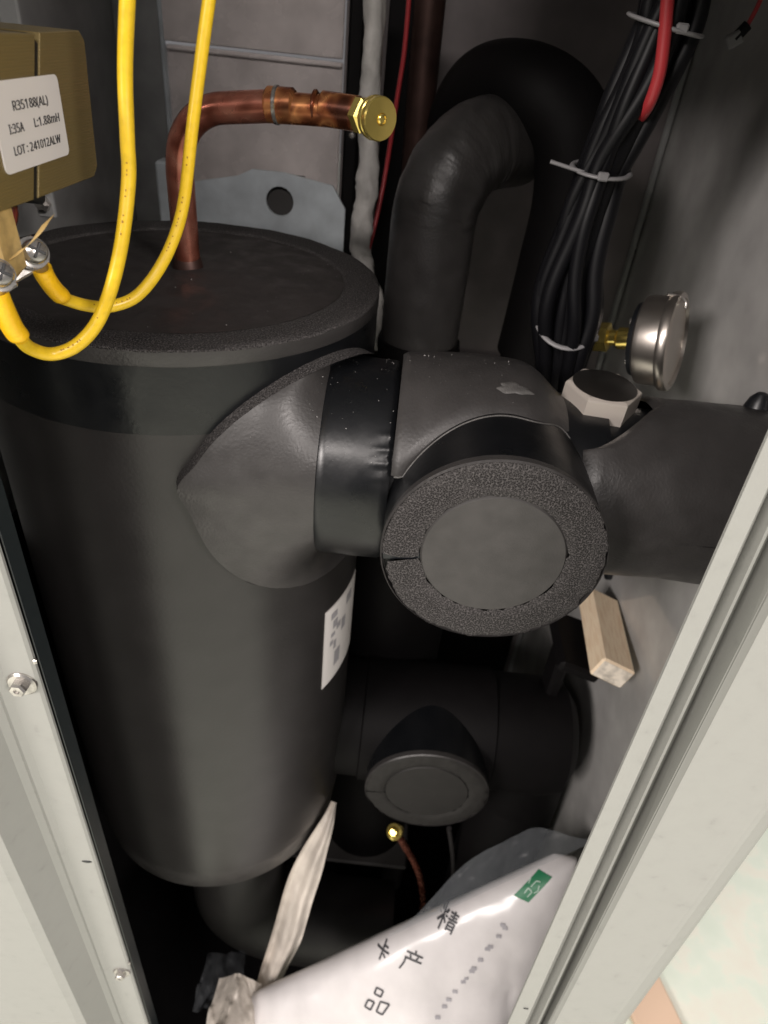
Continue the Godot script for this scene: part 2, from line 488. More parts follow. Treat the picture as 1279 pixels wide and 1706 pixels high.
func cabinet() -> void:
	var cab := thing("heat_pump_cabinet", "pale grey-green sheet metal cabinet with open front that houses the black pipework", "cabinet")
	var XL := -0.294
	var XR := 0.231
	var ZB := -0.75
	# floor pan, roof, side panels, each with thickness
	part("floor_pan", box(Vector3(0.60, 0.004, 0.60), 0.001), M.black_foam, cab, at(Vector3(-0.03, -0.002, -0.49)))  # pan coloured black in place of the shade at the bottom
	part("shade_lining", box(Vector3(0.006, 0.66, 0.50), 0.002), M.black_foam, cab, at(Vector3(XL + 0.0032, 0.331, -0.49)))  # black sheet added in place of the shade low on the left wall
	part("shade_lining", box(Vector3(0.50, 0.70, 0.006), 0.002), M.black_foam, cab, at(Vector3(-0.035, 0.351, ZB + 0.011)))  # likewise a black sheet for the shade low on the back
	part("roof_panel", box(Vector3(0.60, 0.004, 0.60), 0.001), M.inner_paint, cab, at(Vector3(-0.03, 1.45, -0.49)))
	part("added_shade_box", box(Vector3(0.212, 0.20, 0.36), 0.003), M.dark_panel, cab, at(Vector3(0.1245, 1.165, -0.385)))  # unseen box, added to shade the upper right wall and back panel
	part("left_side_panel", box(Vector3(0.004, 1.45, 0.57), 0.001), M.inner_paint, cab, at(Vector3(XL - 0.002, 0.725, -0.475)))
	part("right_side_panel", box(Vector3(0.004, 1.45, 0.52), 0.001), M.glossy_side, cab, at(Vector3(XR + 0.002, 0.725, -0.50)))
	# back: bright folded steel sheets at the left, dark panel at the right
	part("back_panel", box(Vector3(0.316, 1.45, 0.004), 0.001), M.dark_panel, cab, at(Vector3(0.0765, 0.725, ZB - 0.002)))
	part("side_sheet", box(Vector3(0.046, 1.45, 0.003), 0.001), M.inner_paint, cab, at(Vector3(XL + 0.023, 0.725, ZB + 0.0015)))
	var sheet := part("lower_steel_sheet", box(Vector3(0.165, 0.967, 0.003), 0.001), M.steel_sheet, cab, at(Vector3(-0.1645, 0.4835, ZB + 0.0015)))
	part("folded_lip", box(Vector3(0.163, 0.003, 0.003), 0.001), M.steel_sheet, sheet, at(Vector3(0, 0.4805, 0.0032)))
	part("upper_steel_sheet", box(Vector3(0.165, 0.47, 0.003), 0.001), M.steel_sheet, cab, at(Vector3(-0.1645, 1.2045, ZB + 0.0065)))
	part("corner_strip", box(Vector3(0.006, 1.45, 0.006), 0.0015), M.inner_paint, cab, at(Vector3(XR - 0.004, 0.725, ZB + 0.004)))
	part("seam_strip", box(Vector3(0.004, 1.45, 0.006), 0.001), M.pale_bracket, cab, at(Vector3(-0.2485, 0.725, ZB + 0.006)))
	# left front post: flange, bevel and outer skin
	var zl := -0.2
	var lp := [Vector2(-0.300, -0.176), Vector2(-0.187, -0.176), Vector2(-0.1815, -0.178), Vector2(-0.1745, -0.196), Vector2(-0.1715, -0.1985), Vector2(-0.1690, -0.1975), Vector2(-0.1660, -0.1995), Vector2(-0.1520, zl), Vector2(-0.1507, zl - 0.0012), Vector2(-0.1507, -0.2025)]
	var up := []
	var lo := []
	for q in lp:
		up.append(Vector3(q.x, 1.46, q.y))
		lo.append(Vector3(q.x, -0.01, q.y))
	var post := part("left_front_post", folded(up, lo, 0.0015, 6), M.paint, cab)
	hex_screw(post, Vector3(-0.1585, 0.7375, zl + 0.0008), Vector3(0, 0.05, 1), 0.0040, M.steel)
	hex_screw(post, Vector3(-0.1570, 0.4130, zl + 0.0008), Vector3(0, 0.05, 1), 0.0036, M.steel)
	part("screw_slot", lathe([Vector2(0, 0), Vector2(0.0016, 0), Vector2(0.0012, 0.0004), Vector2(0, 0.0004)], 16, Transform3D(Basis(Vector3(1, 0, 0), PI / 2).scaled(Vector3(2.2, 1.0, 1.0)), Vector3.ZERO)), M.rubber, post, at(Vector3(-0.1563, 0.574, zl)))
	part("screw_tip", box(Vector3(0.002, 0.003, 0.002), 0.0006), M.steel, post, at(Vector3(-0.1502, 0.752, zl - 0.001)))
	part("screw_tip", box(Vector3(0.002, 0.003, 0.002), 0.0006), M.steel, post, at(Vector3(-0.1502, 0.427, zl - 0.001)))
	part("door_gasket", box(Vector3(0.008, 1.45, 0.0135), 0.002), M.gasket, cab, at(Vector3(-0.1548, 0.725, -0.2098)))
	# right front post with its groove, ridge and rounded outer skin
	var ru: Array = [Vector3(0.1294, 1.3000, -0.2361), Vector3(0.1219, 1.3000, -0.2221), Vector3(0.1258, 1.3000, -0.2221), Vector3(0.1336, 1.3000, -0.2357), Vector3(0.1330, 1.3000, -0.2271), Vector3(0.1339, 1.3000, -0.2271), Vector3(0.1420, 1.3000, -0.2404), Vector3(0.1423, 1.3000, -0.2173), Vector3(0.1426, 1.3000, -0.2124), Vector3(0.1997, 1.3000, -0.2045), Vector3(0.2012, 1.3000, -0.2050), Vector3(0.2091, 1.3000, -0.2098), Vector3(0.2523, 1.3000, -0.2538)]
	var rl: Array = [Vector3(0.1378, 0.0000, -0.1798), Vector3(0.1272, 0.0000, -0.1658), Vector3(0.1426, 0.0000, -0.1658), Vector3(0.1538, 0.0000, -0.1778), Vector3(0.1559, 0.0000, -0.1708), Vector3(0.1578, 0.0000, -0.1708), Vector3(0.1681, 0.0000, -0.1807), Vector3(0.1586, 0.0000, -0.1681), Vector3(0.1610, 0.0000, -0.1667), Vector3(0.1783, 0.0000, -0.1676), Vector3(0.1842, 0.0000, -0.1681), Vector3(0.1980, 0.0000, -0.1746), Vector3(0.2472, 0.0000, -0.2186)]
	part("right_front_post", folded(ru, rl, 0.0015, 8), M.paint, cab)
	part("scratch_mark", box(Vector3(0.0036, 0.0006, 0.0006), 0.0002), M.rubber, cab, at(Vector3(0.1325, 0.466, -0.1855), Vector3(0, 0, -0.15)))
	# brackets seen behind the tank
	var br := thing("perforated_bracket", "pale folded bracket with one round hole behind the tank top", "bracket", Vector3(-0.140, 0.845, -0.60))
	var hole := []
	for k in 18:
		hole.append(Vector2(0.0265, 0.028) + Vector2(cos(TAU * k / 18), sin(TAU * k / 18)) * 0.0115)
	var csg := CSGCombiner3D.new()
	csg.name = "plate"
	br.add_child(csg)
	var pl := CSGPolygon3D.new()
	pl.name = "sheet"
	pl.polygon = PackedVector2Array([Vector2(-0.045, -0.04), Vector2(0.081, -0.04), Vector2(0.081, 0.027), Vector2(0.070, 0.044), Vector2(0.030, 0.050), Vector2(0.004, 0.050), Vector2(-0.008, 0.044), Vector2(-0.045, 0.036)])
	pl.depth = 0.003
	pl.material = M.pale_bracket
	csg.add_child(pl)
	var ho := CSGPolygon3D.new()
	ho.name = "hole"
	ho.operation = CSGShape3D.OPERATION_SUBTRACTION
	ho.polygon = PackedVector2Array(hole)
	ho.depth = 0.02
	ho.position.z = 0.008
	ho.material = M.rubber
	csg.add_child(ho)
	csg.material_override = M.pale_bracket
	part("hole_backing", box(Vector3(0.04, 0.04, 0.002), 0.0005), M.dark_rail, br, at(Vector3(0.0265, 0.028, -0.006)))
	part("flange", box(Vector3(0.012, 0.075, 0.02), 0.002), M.pale_bracket, br, at(Vector3(-0.068, 0.012, -0.004)))
	var hg := thing("hanger_bracket", "narrow grey bracket with a bolt on the left wall beside the reactor", "bracket", Vector3(-0.245, 0.88, -0.47))
	part("strap", box(Vector3(0.012, 0.16, 0.004), 0.001), M.inner_paint, hg, at(Vector3(0, 0.075, 0)))
	part("bolt", lathe([Vector2(0, 0), Vector2(0.005, 0), Vector2(0.005, 0.004), Vector2(0.003, 0.006), Vector2(0, 0.006)], 6, Transform3D(), 0.1, true), M.steel, hg, along(Vector3(0, 0.004, 0.002), Vector3(0, 0, 1)))
	# black corner upright
	var up_ := thing("black_upright", "slim black upright standing between the bright steel sheet and the white conduit", "upright", Vector3(-0.0585, 0.62, -0.62))
	part("channel", box(Vector3(0.012, 0.75, 0.016), 0.002), M.black_foam, up_, at(Vector3(0, 0.30, 0)))
	part("rivet", lathe([Vector2(0, 0), Vector2(0.003, 0), Vector2(0.002, 0.0015), Vector2(0, 0.002)], 12), M.steel, up_, along(Vector3(0.001, 0.305, 0.008), Vector3(0, 0, 1)))
	part("channel_flange", box(Vector3(0.022, 0.75, 0.004), 0.001), M.black_foam, up_, at(Vector3(0.032, 0.30, -0.03)))

# ---------------------------------------------------------------- tank
const TX := -0.1356
const TZ := -0.4049

func tank() -> void:
	var t := thing("insulated_tank", "tall cylindrical tank wrapped in black foam with a flat foam top", "tank", Vector3(TX, 0, TZ))
	part("jacket", lathe([Vector2(0.0988, 0.385), Vector2(0.1171, 0.385), Vector2(0.1181, 0.40), Vector2(0.1181, 0.828)], 128), M.jacket, t)
	part("bottom_hem", lathe([Vector2(0.0000, 0.350), Vector2(0.1107, 0.350), Vector2(0.1141, 0.356), Vector2(0.1151, 0.386)], 96), M.foam, t)
	part("tape_band", lathe([Vector2(0.1175, 0.8245), Vector2(0.1185, 0.825), Vector2(0.1186, 0.845), Vector2(0.1184, 0.8615), Vector2(0.1160, 0.862)], 128), M.tape, t)
	noise.seed = 5
	noise.frequency = 18.0
	var pad := fresh()
	part("pad_side", lathe([Vector2(0.1160, 0.8612), Vector2(0.1184, 0.8612), Vector2(0.1189, 0.8620), Vector2(0.1187, 0.8688)], 128), M.foam, t)
	var prof := [Vector2(0.1186, 0.8684), Vector2(0.1185, 0.8694), Vector2(0.1178, 0.8699), Vector2(0.1130, 0.8701), Vector2(0.1062, 0.8702), Vector2(0.0993, 0.8700), Vector2(0.0975, 0.8697), Vector2(0.0967, 0.8684)]
	grid_to(pad, 160, prof.size() - 1, func(u, v):
		var k: Vector2 = prof[int(round(v * (prof.size() - 1)))]
		var a: float = u * TAU
		var w: float = noise.get_noise_2d(cos(a) * 0.12 + v, sin(a) * 0.12) * 0.0012
		return Vector3(sin(a) * (k.x + w), k.y + w * 0.5, cos(a) * (k.x + w)))
	part("pad_rim", done(pad), M.cut_foam, t)
	part("pad_top", grid(120, 14, func(u, v):
		var a: float = u * TAU
		var r: float = 0.0976 * (1.0 - v)
		var w: float = noise.get_noise_2d(cos(a) * r * 1.5 + 7.0, sin(a) * r * 1.5) * 0.0016
		return Vector3(sin(a) * r, 0.8685 + w * (1.0 - pow(1.0 - v, 6.0)) + 0.0012 * sin(v * PI / 2), cos(a) * r)), M.pad, t)
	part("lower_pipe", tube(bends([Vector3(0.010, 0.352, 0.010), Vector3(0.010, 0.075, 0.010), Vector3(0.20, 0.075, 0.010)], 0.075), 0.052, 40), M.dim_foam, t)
	dust(t, 40, 9, func(rng):
		var a: float = rng.randf() * TAU
		var q: float = sqrt(rng.randf()) * 0.095
		return Vector3(sin(a) * q, 0.8705, cos(a) * q))
	# paper tag on the jacket, wrapped round it
	var st := fresh()
	grid_to(st, 14, 6, func(u, v):
		var a: float = deg_to_rad(59.5 + 27.0 * u)
		return Vector3(sin(a) * 0.1189, 0.578 + 0.082 * v, cos(a) * 0.1189))
	grid_to(st, 14, 6, func(u, v):
		var a: float = deg_to_rad(86.5 - 27.0 * u)
		return Vector3(sin(a) * 0.1184, 0.578 + 0.082 * v, cos(a) * 0.1184))
	var tag_ := part("paper_tag", done(st), M.label_paper, t, Transform3D(), "white paper tag with grey print")
	# the print: short text rows and one dark block
	var rng := RandomNumberGenerator.new()
	rng.seed = 8
	var pr := fresh()
	for d in [[63.0, 0.650, 4.0, 0.006], [64.5, 0.640, 3.0, 0.008], [63.5, 0.630, 2.6, 0.004], [67.0, 0.634, 3.0, 0.006], [63.0, 0.622, 2.0, 0.005], [65.5, 0.617, 1.8, 0.009], [71.0, 0.629, 3.4, 0.012], [74.5, 0.648, 5.0, 0.009], [66.6, 0.600, 4.2, 0.016]]:
		grid_to(pr, 4, 1, func(u, v):
			var a: float = deg_to_rad(d[0] + d[2] * u)
			return Vector3(sin(a) * 0.1192, d[1] - d[3] * (0.5 - v), cos(a) * 0.1192))
	part("tag_print", done(pr), M.pale_print, tag_)

# ---------------------------------------------------------------- headers
const HY := 0.79
const HZ := -0.346
const RU := 0.0575

func capped_branch(t: Node3D, c: Vector3, z0: float, z1: float, r: float, ri: float, face_mat: Material, notch: float) -> void:
	# a branch pipe along z that ends at z1 towards the viewer, closed by a foam ring and a disc
	var xf := Transform3D(Basis(Vector3(1, 0, 0), PI / 2), c)
	noise.seed = int(c.y * 1000)
	noise.frequency = 9.0
	var L := z1 - z0
	part("tape_wrap", lathe([Vector2(r * 0.9, 0), Vector2(r, 0), Vector2(r * 1.004, L * 0.5), Vector2(r, L - 0.0055), Vector2(r * 0.9, L - 0.0055)], 96, Transform3D(Basis(Vector3(1, 0, 0), PI / 2), Vector3(c.x, c.y, z0))), M.tape, t)
	part("sleeve_end", lathe([Vector2(r * 0.95, L - 0.006), Vector2(r * 1.01, L - 0.0055), Vector2(r * 1.015, L - 0.001), Vector2(r * 1.0, L)], 96, Transform3D(Basis(Vector3(1, 0, 0), PI / 2), Vector3(c.x, c.y, z0))), M.foam, t)
	# cut ring: open at the slit on its left
	var a0: float = deg_to_rad(188.0)
	part("foam_ring", grid(150, 6, func(u, v):
		var gap: float = notch / r * (0.35 + 0.65 * pow(absf(v - 0.25) * 1.6, 2.0))
		var a: float = a0 + gap * 0.5 + u * (TAU - gap)
		var rr: float = lerpf(ri, r, v)
		var w: float = noise.get_noise_3d(cos(a) * 0.6, sin(a) * 0.6, v * 0.3)
		rr += w * 0.0022
		var below := wrapf(a - a0, -PI, PI)
		if below > 0.0 and notch > 0.003:
			rr -= v * 0.0026 * exp(-below * below / 0.05)
		var z := z1 + 0.0004 * sin(v * PI) + w * 0.0006
		if v < 0.01 or v > 0.99:
			z -= 0.0012
		return Vector3(c.x + cos(a) * rr, c.y + sin(a) * rr, z)
		), face_mat, t)
	part("slit", box(Vector3((r - ri) * 1.0, 0.004, 0.004), 0.0005), M.rubber, t, Transform3D(Basis(Vector3(0, 0, 1), a0), Vector3(c.x + cos(a0) * (r + ri) * 0.5, c.y + sin(a0) * (r + ri) * 0.5, z1 - 0.0034)))
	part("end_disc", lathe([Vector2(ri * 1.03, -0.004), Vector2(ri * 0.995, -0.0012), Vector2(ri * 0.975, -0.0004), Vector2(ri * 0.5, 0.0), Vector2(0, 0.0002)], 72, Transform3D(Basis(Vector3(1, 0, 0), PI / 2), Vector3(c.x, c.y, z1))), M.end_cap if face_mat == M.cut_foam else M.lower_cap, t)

func upper_header() -> void:
	var t := thing("upper_header_pipe", "upper black foam-wrapped pipe tee with a large round capped end facing out", "pipe")
	# saddle sleeve: from a ring to the curve where it sits on the tank
	var saddle := func(a: float, rr: float) -> Vector3:
		var b := wrapf(a, -PI, PI)
		var az: float = deg_to_rad(55.0 - 39.0 * cos(a) - 3.0 * exp(-pow((b - 0.12) / 0.16, 2.0)))
		return Vector3(TX + sin(az) * rr, 0.781 + 0.0735 * sin(a) + 0.008 * pow(maxf(cos(a), 0.0), 5.0), TZ + cos(az) * rr)
	var ring := func(a: float, x: float, r: float) -> Vector3:
		return Vector3(x, HY + sin(a) * r, HZ + cos(a) * r)
	noise.seed = 21
	noise.frequency = 14.0
	part("saddle_sleeve", grid(120, 18, func(u, v):
		var a: float = -u * TAU
		var p0: Vector3 = saddle.call(a, 0.1255)
		var p1: Vector3 = ring.call(a, -0.037, RU)
		var p := p0.lerp(p1, v)
		var mid: Vector3 = Vector3(p.x, HY, HZ)
		var out: Vector3 = (p - mid).normalized()
		return p + out * (0.0032 * sin(PI * v) + noise.get_noise_3dv(p) * 0.0008)), M.foam, t)
	part("saddle_rim", grid(120, 2, func(u, v):
		var a: float = -u * TAU
		var jag := noise.get_noise_2d(a * 0.4, 3.0) * 0.0006
		return saddle.call(a, 0.1165 + (0.1255 - 0.1165) * v + jag) + Vector3(-0.0012 * cos(a) * (1.0 - v), 0.002 * sin(a) * (1.0 - v), 0)), M.cut_foam, t)
	# band of glossy tape with puckers at its right edge
	part("tape_band", grid(144, 16, func(u, v):
		var a: float = -u * TAU
		var x: float = -0.0375 + 0.0385 * v
		var r: float = RU + 0.0006
		var da := wrapf(a - deg_to_rad(33), -PI, PI)
		var near: float = exp(-da * da / 0.03) * smoothstep(0.68, 0.95, v)
		r += near * 0.0016 * sin(a * 52.0)
		r += 0.0004 * sin(v * PI)
		if v < 0.01 or v > 0.99:
			r -= 0.0012
		return ring.call(a, x, r)), M.tape, t)
	# tee sleeve, its lower edge cut to the branch
	var bc := Vector3(0.0563, HY, HZ)
	var rb := 0.0555
	part("tee_sleeve", grid(40, 60, func(u, v):
		var x: float = 0.0015 + 0.0935 * u
		var r: float = 0.0632 + 0.0035 * sin(PI * u) - 0.014 * pow(smoothstep(0.62, 1.0, u), 2.0)
		if u < 0.02 or u > 0.98:
			r -= 0.0015
		var d: float = clampf(x - bc.x, -rb, rb)
		var h: float = sqrt(maxf(0.0, rb * rb - d * d))
		var a0: float = maxf(deg_to_rad(24.0), asin(clampf(h / r, 0.0, 0.98)))
		var a: float = lerpf(a0, deg_to_rad(330.0), v)
		if v < 0.005:
			r -= 0.002
		var p: Vector3 = ring.call(a, x, r)
		return p + (p - Vector3(x, HY, HZ)).normalized() * noise.get_noise_3dv(p) * 0.0007), M.foam, t)
	var seam := []
	for i in 41:
		var x: float = 0.003 + 0.0905 * i / 40.0
		var d := clampf(x - bc.x, -rb, rb)
		var rr: float = 0.0632 + 0.0035 * sin(PI * i / 40.0) - 0.014 * pow(smoothstep(0.62, 1.0, i / 40.0), 2.0)
		var a0 := maxf(deg_to_rad(24.0), asin(clampf(sqrt(maxf(0.0, rb * rb - d * d)) / rr, 0.0, 0.98)))
		seam.append(ring.call(a0, x, rr + 0.0001))
	part("cut_edge", tube(seam, 0.0006, 8), M.glue, t)
	part("glue_smear", grid(40, 5, func(u, v):
		var q: float = u * TAU
		var edge := 0.85 + 0.15 * sin(q * 3.0 + 0.7) + 0.08 * sin(q * 7.0)
		var x: float = 0.0600 + 0.0105 * cos(q) * (1.0 - v) * edge
		var a: float = deg_to_rad(72.0) - 0.075 * sin(q) * (1.0 - v) * edge
		var rr: float = 0.0632 + 0.0035 * sin(PI * (x - 0.0015) / 0.0935) - 0.014 * pow(smoothstep(0.62, 1.0, (x - 0.0015) / 0.0935), 2.0)
		return ring.call(a, x, rr + 0.0003 + 0.0007 * smoothstep(0.0, 0.3, v))), M.glue, t)
	part("tee_core", lathe([Vector2(0, 0), Vector2(0.050, 0), Vector2(0.050, 0.115), Vector2(0, 0.115)], 48, Transform3D(Basis(Vector3(0, 0, 1), -PI / 2), Vector3(0.0, HY, HZ))), M.tape, t)
	capped_branch(t, bc, HZ + 0.01, -0.2640, rb, 0.0362, M.cut_foam, 0.0048)
	# right sleeve with a notch cut round the hexagonal nut
	part("right_sleeve", grid(180, 24, func(u, v):
		var a: float = -u * TAU
		var deg := rad_to_deg(wrapf(a, -PI, PI))
		var x0 := 0.100 + 0.042 * pow(clampf((deg - 50.0) / 42.0, 0.0, 1.0), 0.62) * smoothstep(165.0, 120.0, deg)
		var x: float = lerpf(x0, 0.2305, v)
		var r: float = 0.0535 + noise.get_noise_3d(x * 2.0, a * 0.05, 3.0) * 0.0016
		if v < 0.01:
			r -= 0.003
		return ring.call(a, x, r)), M.foam, t)
	dust(t, 46, 5, func(rng):
		return ring.call(deg_to_rad(rng.randf_range(25, 110)), rng.randf_range(-0.036, 0.0), RU + 0.0009))
	dust(t, 30, 6, func(rng):
		var x: float = rng.randf_range(0.005, 0.06)
		return ring.call(deg_to_rad(rng.randf_range(62, 105)), x, 0.0634 + 0.0035 * sin(PI * (x - 0.0015) / 0.0935)))
	dust(t, 34, 7, func(rng):
		var a: float = deg_to_rad(rng.randf_range(20, 88))
		return saddle.call(a, 0.1255).lerp(ring.call(a, -0.037, RU), rng.randf_range(0.25, 0.95)) + Vector3(0, 0.0022 * sin(a), 0.0022 * cos(a)))
	part("right_core", lathe([Vector2(0, 0), Vector2(0.046, 0), Vector2(0.046, 0.13), Vector2(0, 0.13)], 48, Transform3D(Basis(Vector3(0, 0, 1), -PI / 2), Vector3(0.10, HY, HZ))), M.tape, t)

func dust(parent: Node3D, n: int, seed_: int, where: Callable) -> void:
	# pale dust specks lying on the dark foam
	var rng := RandomNumberGenerator.new()
	rng.seed = seed_
	var st := fresh()
	for i in n:
		var s := 0.00013 + 0.00026 * pow(rng.randf(), 3.0)
		var p: Vector3 = where.call(rng)
		box_to(st, Vector3(s * (1.0 + 1.5 * rng.randf()), s, s), s * 0.2, at(p, Vector3(rng.randf() * TAU, rng.randf() * TAU, rng.randf() * TAU)))
	part("dust", done(st), M.dust, parent).set_meta("kind", "stuff")

func lower_header() -> void:
	var y := 0.437
	var z := -0.434
	var t := thing("lower_header_pipe", "lower black foam-wrapped pipe in shadow with a small-looking round capped end above the paper bag", "pipe")
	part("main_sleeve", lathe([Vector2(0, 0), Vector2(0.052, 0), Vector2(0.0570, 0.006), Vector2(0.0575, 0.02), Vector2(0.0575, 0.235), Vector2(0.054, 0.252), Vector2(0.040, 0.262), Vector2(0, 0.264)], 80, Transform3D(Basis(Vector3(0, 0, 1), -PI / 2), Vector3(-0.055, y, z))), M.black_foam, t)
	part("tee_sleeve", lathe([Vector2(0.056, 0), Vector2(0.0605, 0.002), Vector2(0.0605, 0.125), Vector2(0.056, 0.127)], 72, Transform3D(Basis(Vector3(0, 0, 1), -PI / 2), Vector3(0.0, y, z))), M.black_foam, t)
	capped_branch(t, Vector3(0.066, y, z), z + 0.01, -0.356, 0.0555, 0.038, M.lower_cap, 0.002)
	part("down_pipe", tube(bends([Vector3(0.165, y, z), Vector3(0.178, y - 0.10, z - 0.01), Vector3(0.178, 0.0, z - 0.01)], 0.05), 0.047, 36), M.black_foam, t)
	part("gooseneck", tube([Vector3(0.1508, 0.2613, -0.4600), Vector3(0.1701, 0.1399, -0.4600), Vector3(0.1922, -0.0052, -0.4600)], 0.024, 28), M.foam, t)
	part("back_pipe", tube([Vector3(0.02, 0.62, -0.52), Vector3(0.02, 0.0, -0.52)], 0.055, 32), M.black_foam, t)

# ---------------------------------------------------------------- inverted U pipe behind the tee
func u_pipe() -> void:
	var t := thing("inverted_pipe_bend", "grey foam pipe bend that rises behind the tee into a black arch", "pipe")
	noise.seed = 33
	noise.frequency = 60.0
	var path := bends([Vector3(0.0125, 0.802, -0.500), Vector3(0.0125, 0.9385, -0.500), Vector3(0.066, 0.9385, -0.556)], 0.048, 16)
	var fine := []
	for i in path.size() - 1:
		for k in 6:
			fine.append(path[i].lerp(path[i + 1], k / 6.0))
	fine.append(path[path.size() - 1])
	var st := fresh()
	tube_to(st, fine, func(tt, w):
		var wr: float = smoothstep(0.45, 0.7, tt) * (0.5 + 0.5 * sin(w + 2.2))
		return 0.0292 - 0.00035 * wr * absf(sin(tt * 120.0 + 2.5 * sin(w * 2.0 + tt * 9.0))) * (0.5 + noise.get_noise_2d(tt * 0.5, w * 0.05)) + noise.get_noise_2d(tt * 0.08, w * 0.01) * 0.0010, 56)
	part("grey_leg", done(st), M.foam, t)
	part("black_arch", tube(spline([Vector3(0.024, 0.86, -0.665), Vector3(0.027, 0.93, -0.640), Vector3(0.040, 0.966, -0.595), Vector3(0.068, 0.9715, -0.545), Vector3(0.096, 0.955, -0.530), Vector3(0.1085, 0.915, -0.530), Vector3(0.1085, 0.86, -0.535), Vector3(0.106, 0.79, -0.540)], 10), 0.0275, 48), M.black_foam, t)
	part("foot_collar", lathe([Vector2(0.025, 0.0), Vector2(0.031, 0.0), Vector2(0.032, 0.006), Vector2(0.031, 0.012), Vector2(0.026, 0.012)], 40), M.black_foam, t, at(Vector3(0.0125, 0.796, -0.5)))
	part("arch_base", tube(bends([Vector3(0.015, 0.80, -0.5), Vector3(0.015, 0.70, -0.5), Vector3(0.12, 0.70, -0.53), Vector3(0.106, 0.81, -0.54)], 0.03), 0.027, 32), M.black_foam, t)

# ---------------------------------------------------------------- copper line with its brass cap
func copper_line() -> void:
	var t := thing("copper_pipe", "bent bare copper pipe rising from the tank top with burnt brazed joints", "pipe")
	var pts: Array = [Vector3(-0.1350, 0.8660, -0.4150), Vector3(-0.1352, 0.9088, -0.4120), Vector3(-0.1326, 0.9354, -0.4100), Vector3(-0.1069, 0.9564, -0.4080), Vector3(-0.0721, 0.9610, -0.4050), Vector3(-0.0371, 0.9612, -0.4000)]
	var path := bends([pts[0], pts[1].lerp(pts[2], 0.5), pts[3] + (pts[3] - pts[4]).normalized() * 0.024, pts[4]], 0.03, 14)
	# vertical leg and bend in one, then the brazed straight
	part("bend", tube(path, 0.0077, 28), M.copper, t)
	var e: Array = [Vector3(-0.0800, 0.9605, -0.4055), Vector3(-0.0514, 0.9618, -0.4025), Vector3(-0.0371, 0.9612, -0.4000)]
	part("straight", tube([pts[4] + (pts[3] - pts[4]) * 0.35, pts[5]], 0.0074, 28), M.burnt_copper, t)
	part("socket", rod(e[0] + (e[0] - e[1]).normalized() * 0.004, e[0].lerp(e[1], 0.42), 0.0085, 28, 0.0015), M.burnt_copper, t)
	part("braze_ring", lathe([Vector2(0.0080, 0), Vector2(0.0091, 0.0008), Vector2(0.0091, 0.0022), Vector2(0.0080, 0.003)], 28), M.steel, t, along(e[0].lerp(e[1], 0.02), e[1] - e[0]))
	part("socket", rod(e[0].lerp(e[1], 0.86), e[2] + (e[2] - e[1]).normalized() * 0.004, 0.0082, 28, 0.0015), M.burnt_copper, t)
	part("braze_ring", lathe([Vector2(0.0072, 0), Vector2(0.0083, 0.0008), Vector2(0.0083, 0.0018), Vector2(0.0072, 0.0026)], 28), M.burnt_copper, t, along(e[0].lerp(e[1], 0.74), e[1] - e[0]))
	part("flux_collar", lathe([Vector2(0.0079, 0), Vector2(0.0094, 0.001), Vector2(0.0086, 0.006), Vector2(0.0079, 0.008)], 24), M.dark_copper, t, at(pts[0] + Vector3(0, 0.002, 0)))
	var c: Array = [Vector3(-0.0345, 0.9613, -0.3980), Vector3(-0.0218, 0.9615, -0.3830)]
	var v := thing("brass_valve_cap", "shiny brass service valve cap on the end of the copper pipe", "valve cap", c[0])
	v.scale = Vector3.ONE * 0.80
	var d: Vector3 = (c[1] - c[0]) / 0.80
	var h: float = d.length()
	part("neck", lathe([Vector2(0, -0.004), Vector2(0.0068, -0.004), Vector2(0.0072, 0.004), Vector2(0.0095, 0.005), Vector2(0.0095, 0.006)], 32), M.brass, v, along(Vector3.ZERO, d))
	part("hexagon", lathe([Vector2(0.0088, 0.0015), Vector2(0.0112, 0.003), Vector2(0.0112, 0.0095), Vector2(0.009, 0.0108)], 6, Transform3D(), 0.1, true), M.brass, v, along(Vector3.ZERO, d))
	part("rim", lathe([Vector2(0.009, h * 0.60), Vector2(0.0122, h * 0.64), Vector2(0.0126, h * 0.70), Vector2(0.0124, h * 0.77), Vector2(0.0112, h * 0.79), Vector2(0.0112, h * 0.82)], 40), M.brass, v, along(Vector3.ZERO, d))
	part("cap_face", lathe([Vector2(0.0112, h * 0.81), Vector2(0.0122, h * 0.83), Vector2(0.0124, h * 0.93), Vector2(0.0118, h * 0.97), Vector2(0.0036, h * 1.0), Vector2(0.0033, h * 0.985), Vector2(0.0031, h * 1.035), Vector2(0.0024, h * 1.06), Vector2(0.0020, h * 1.02), Vector2(0, h * 1.02)], 48, Transform3D(), 0.25), M.brass, v, along(Vector3.ZERO, d))

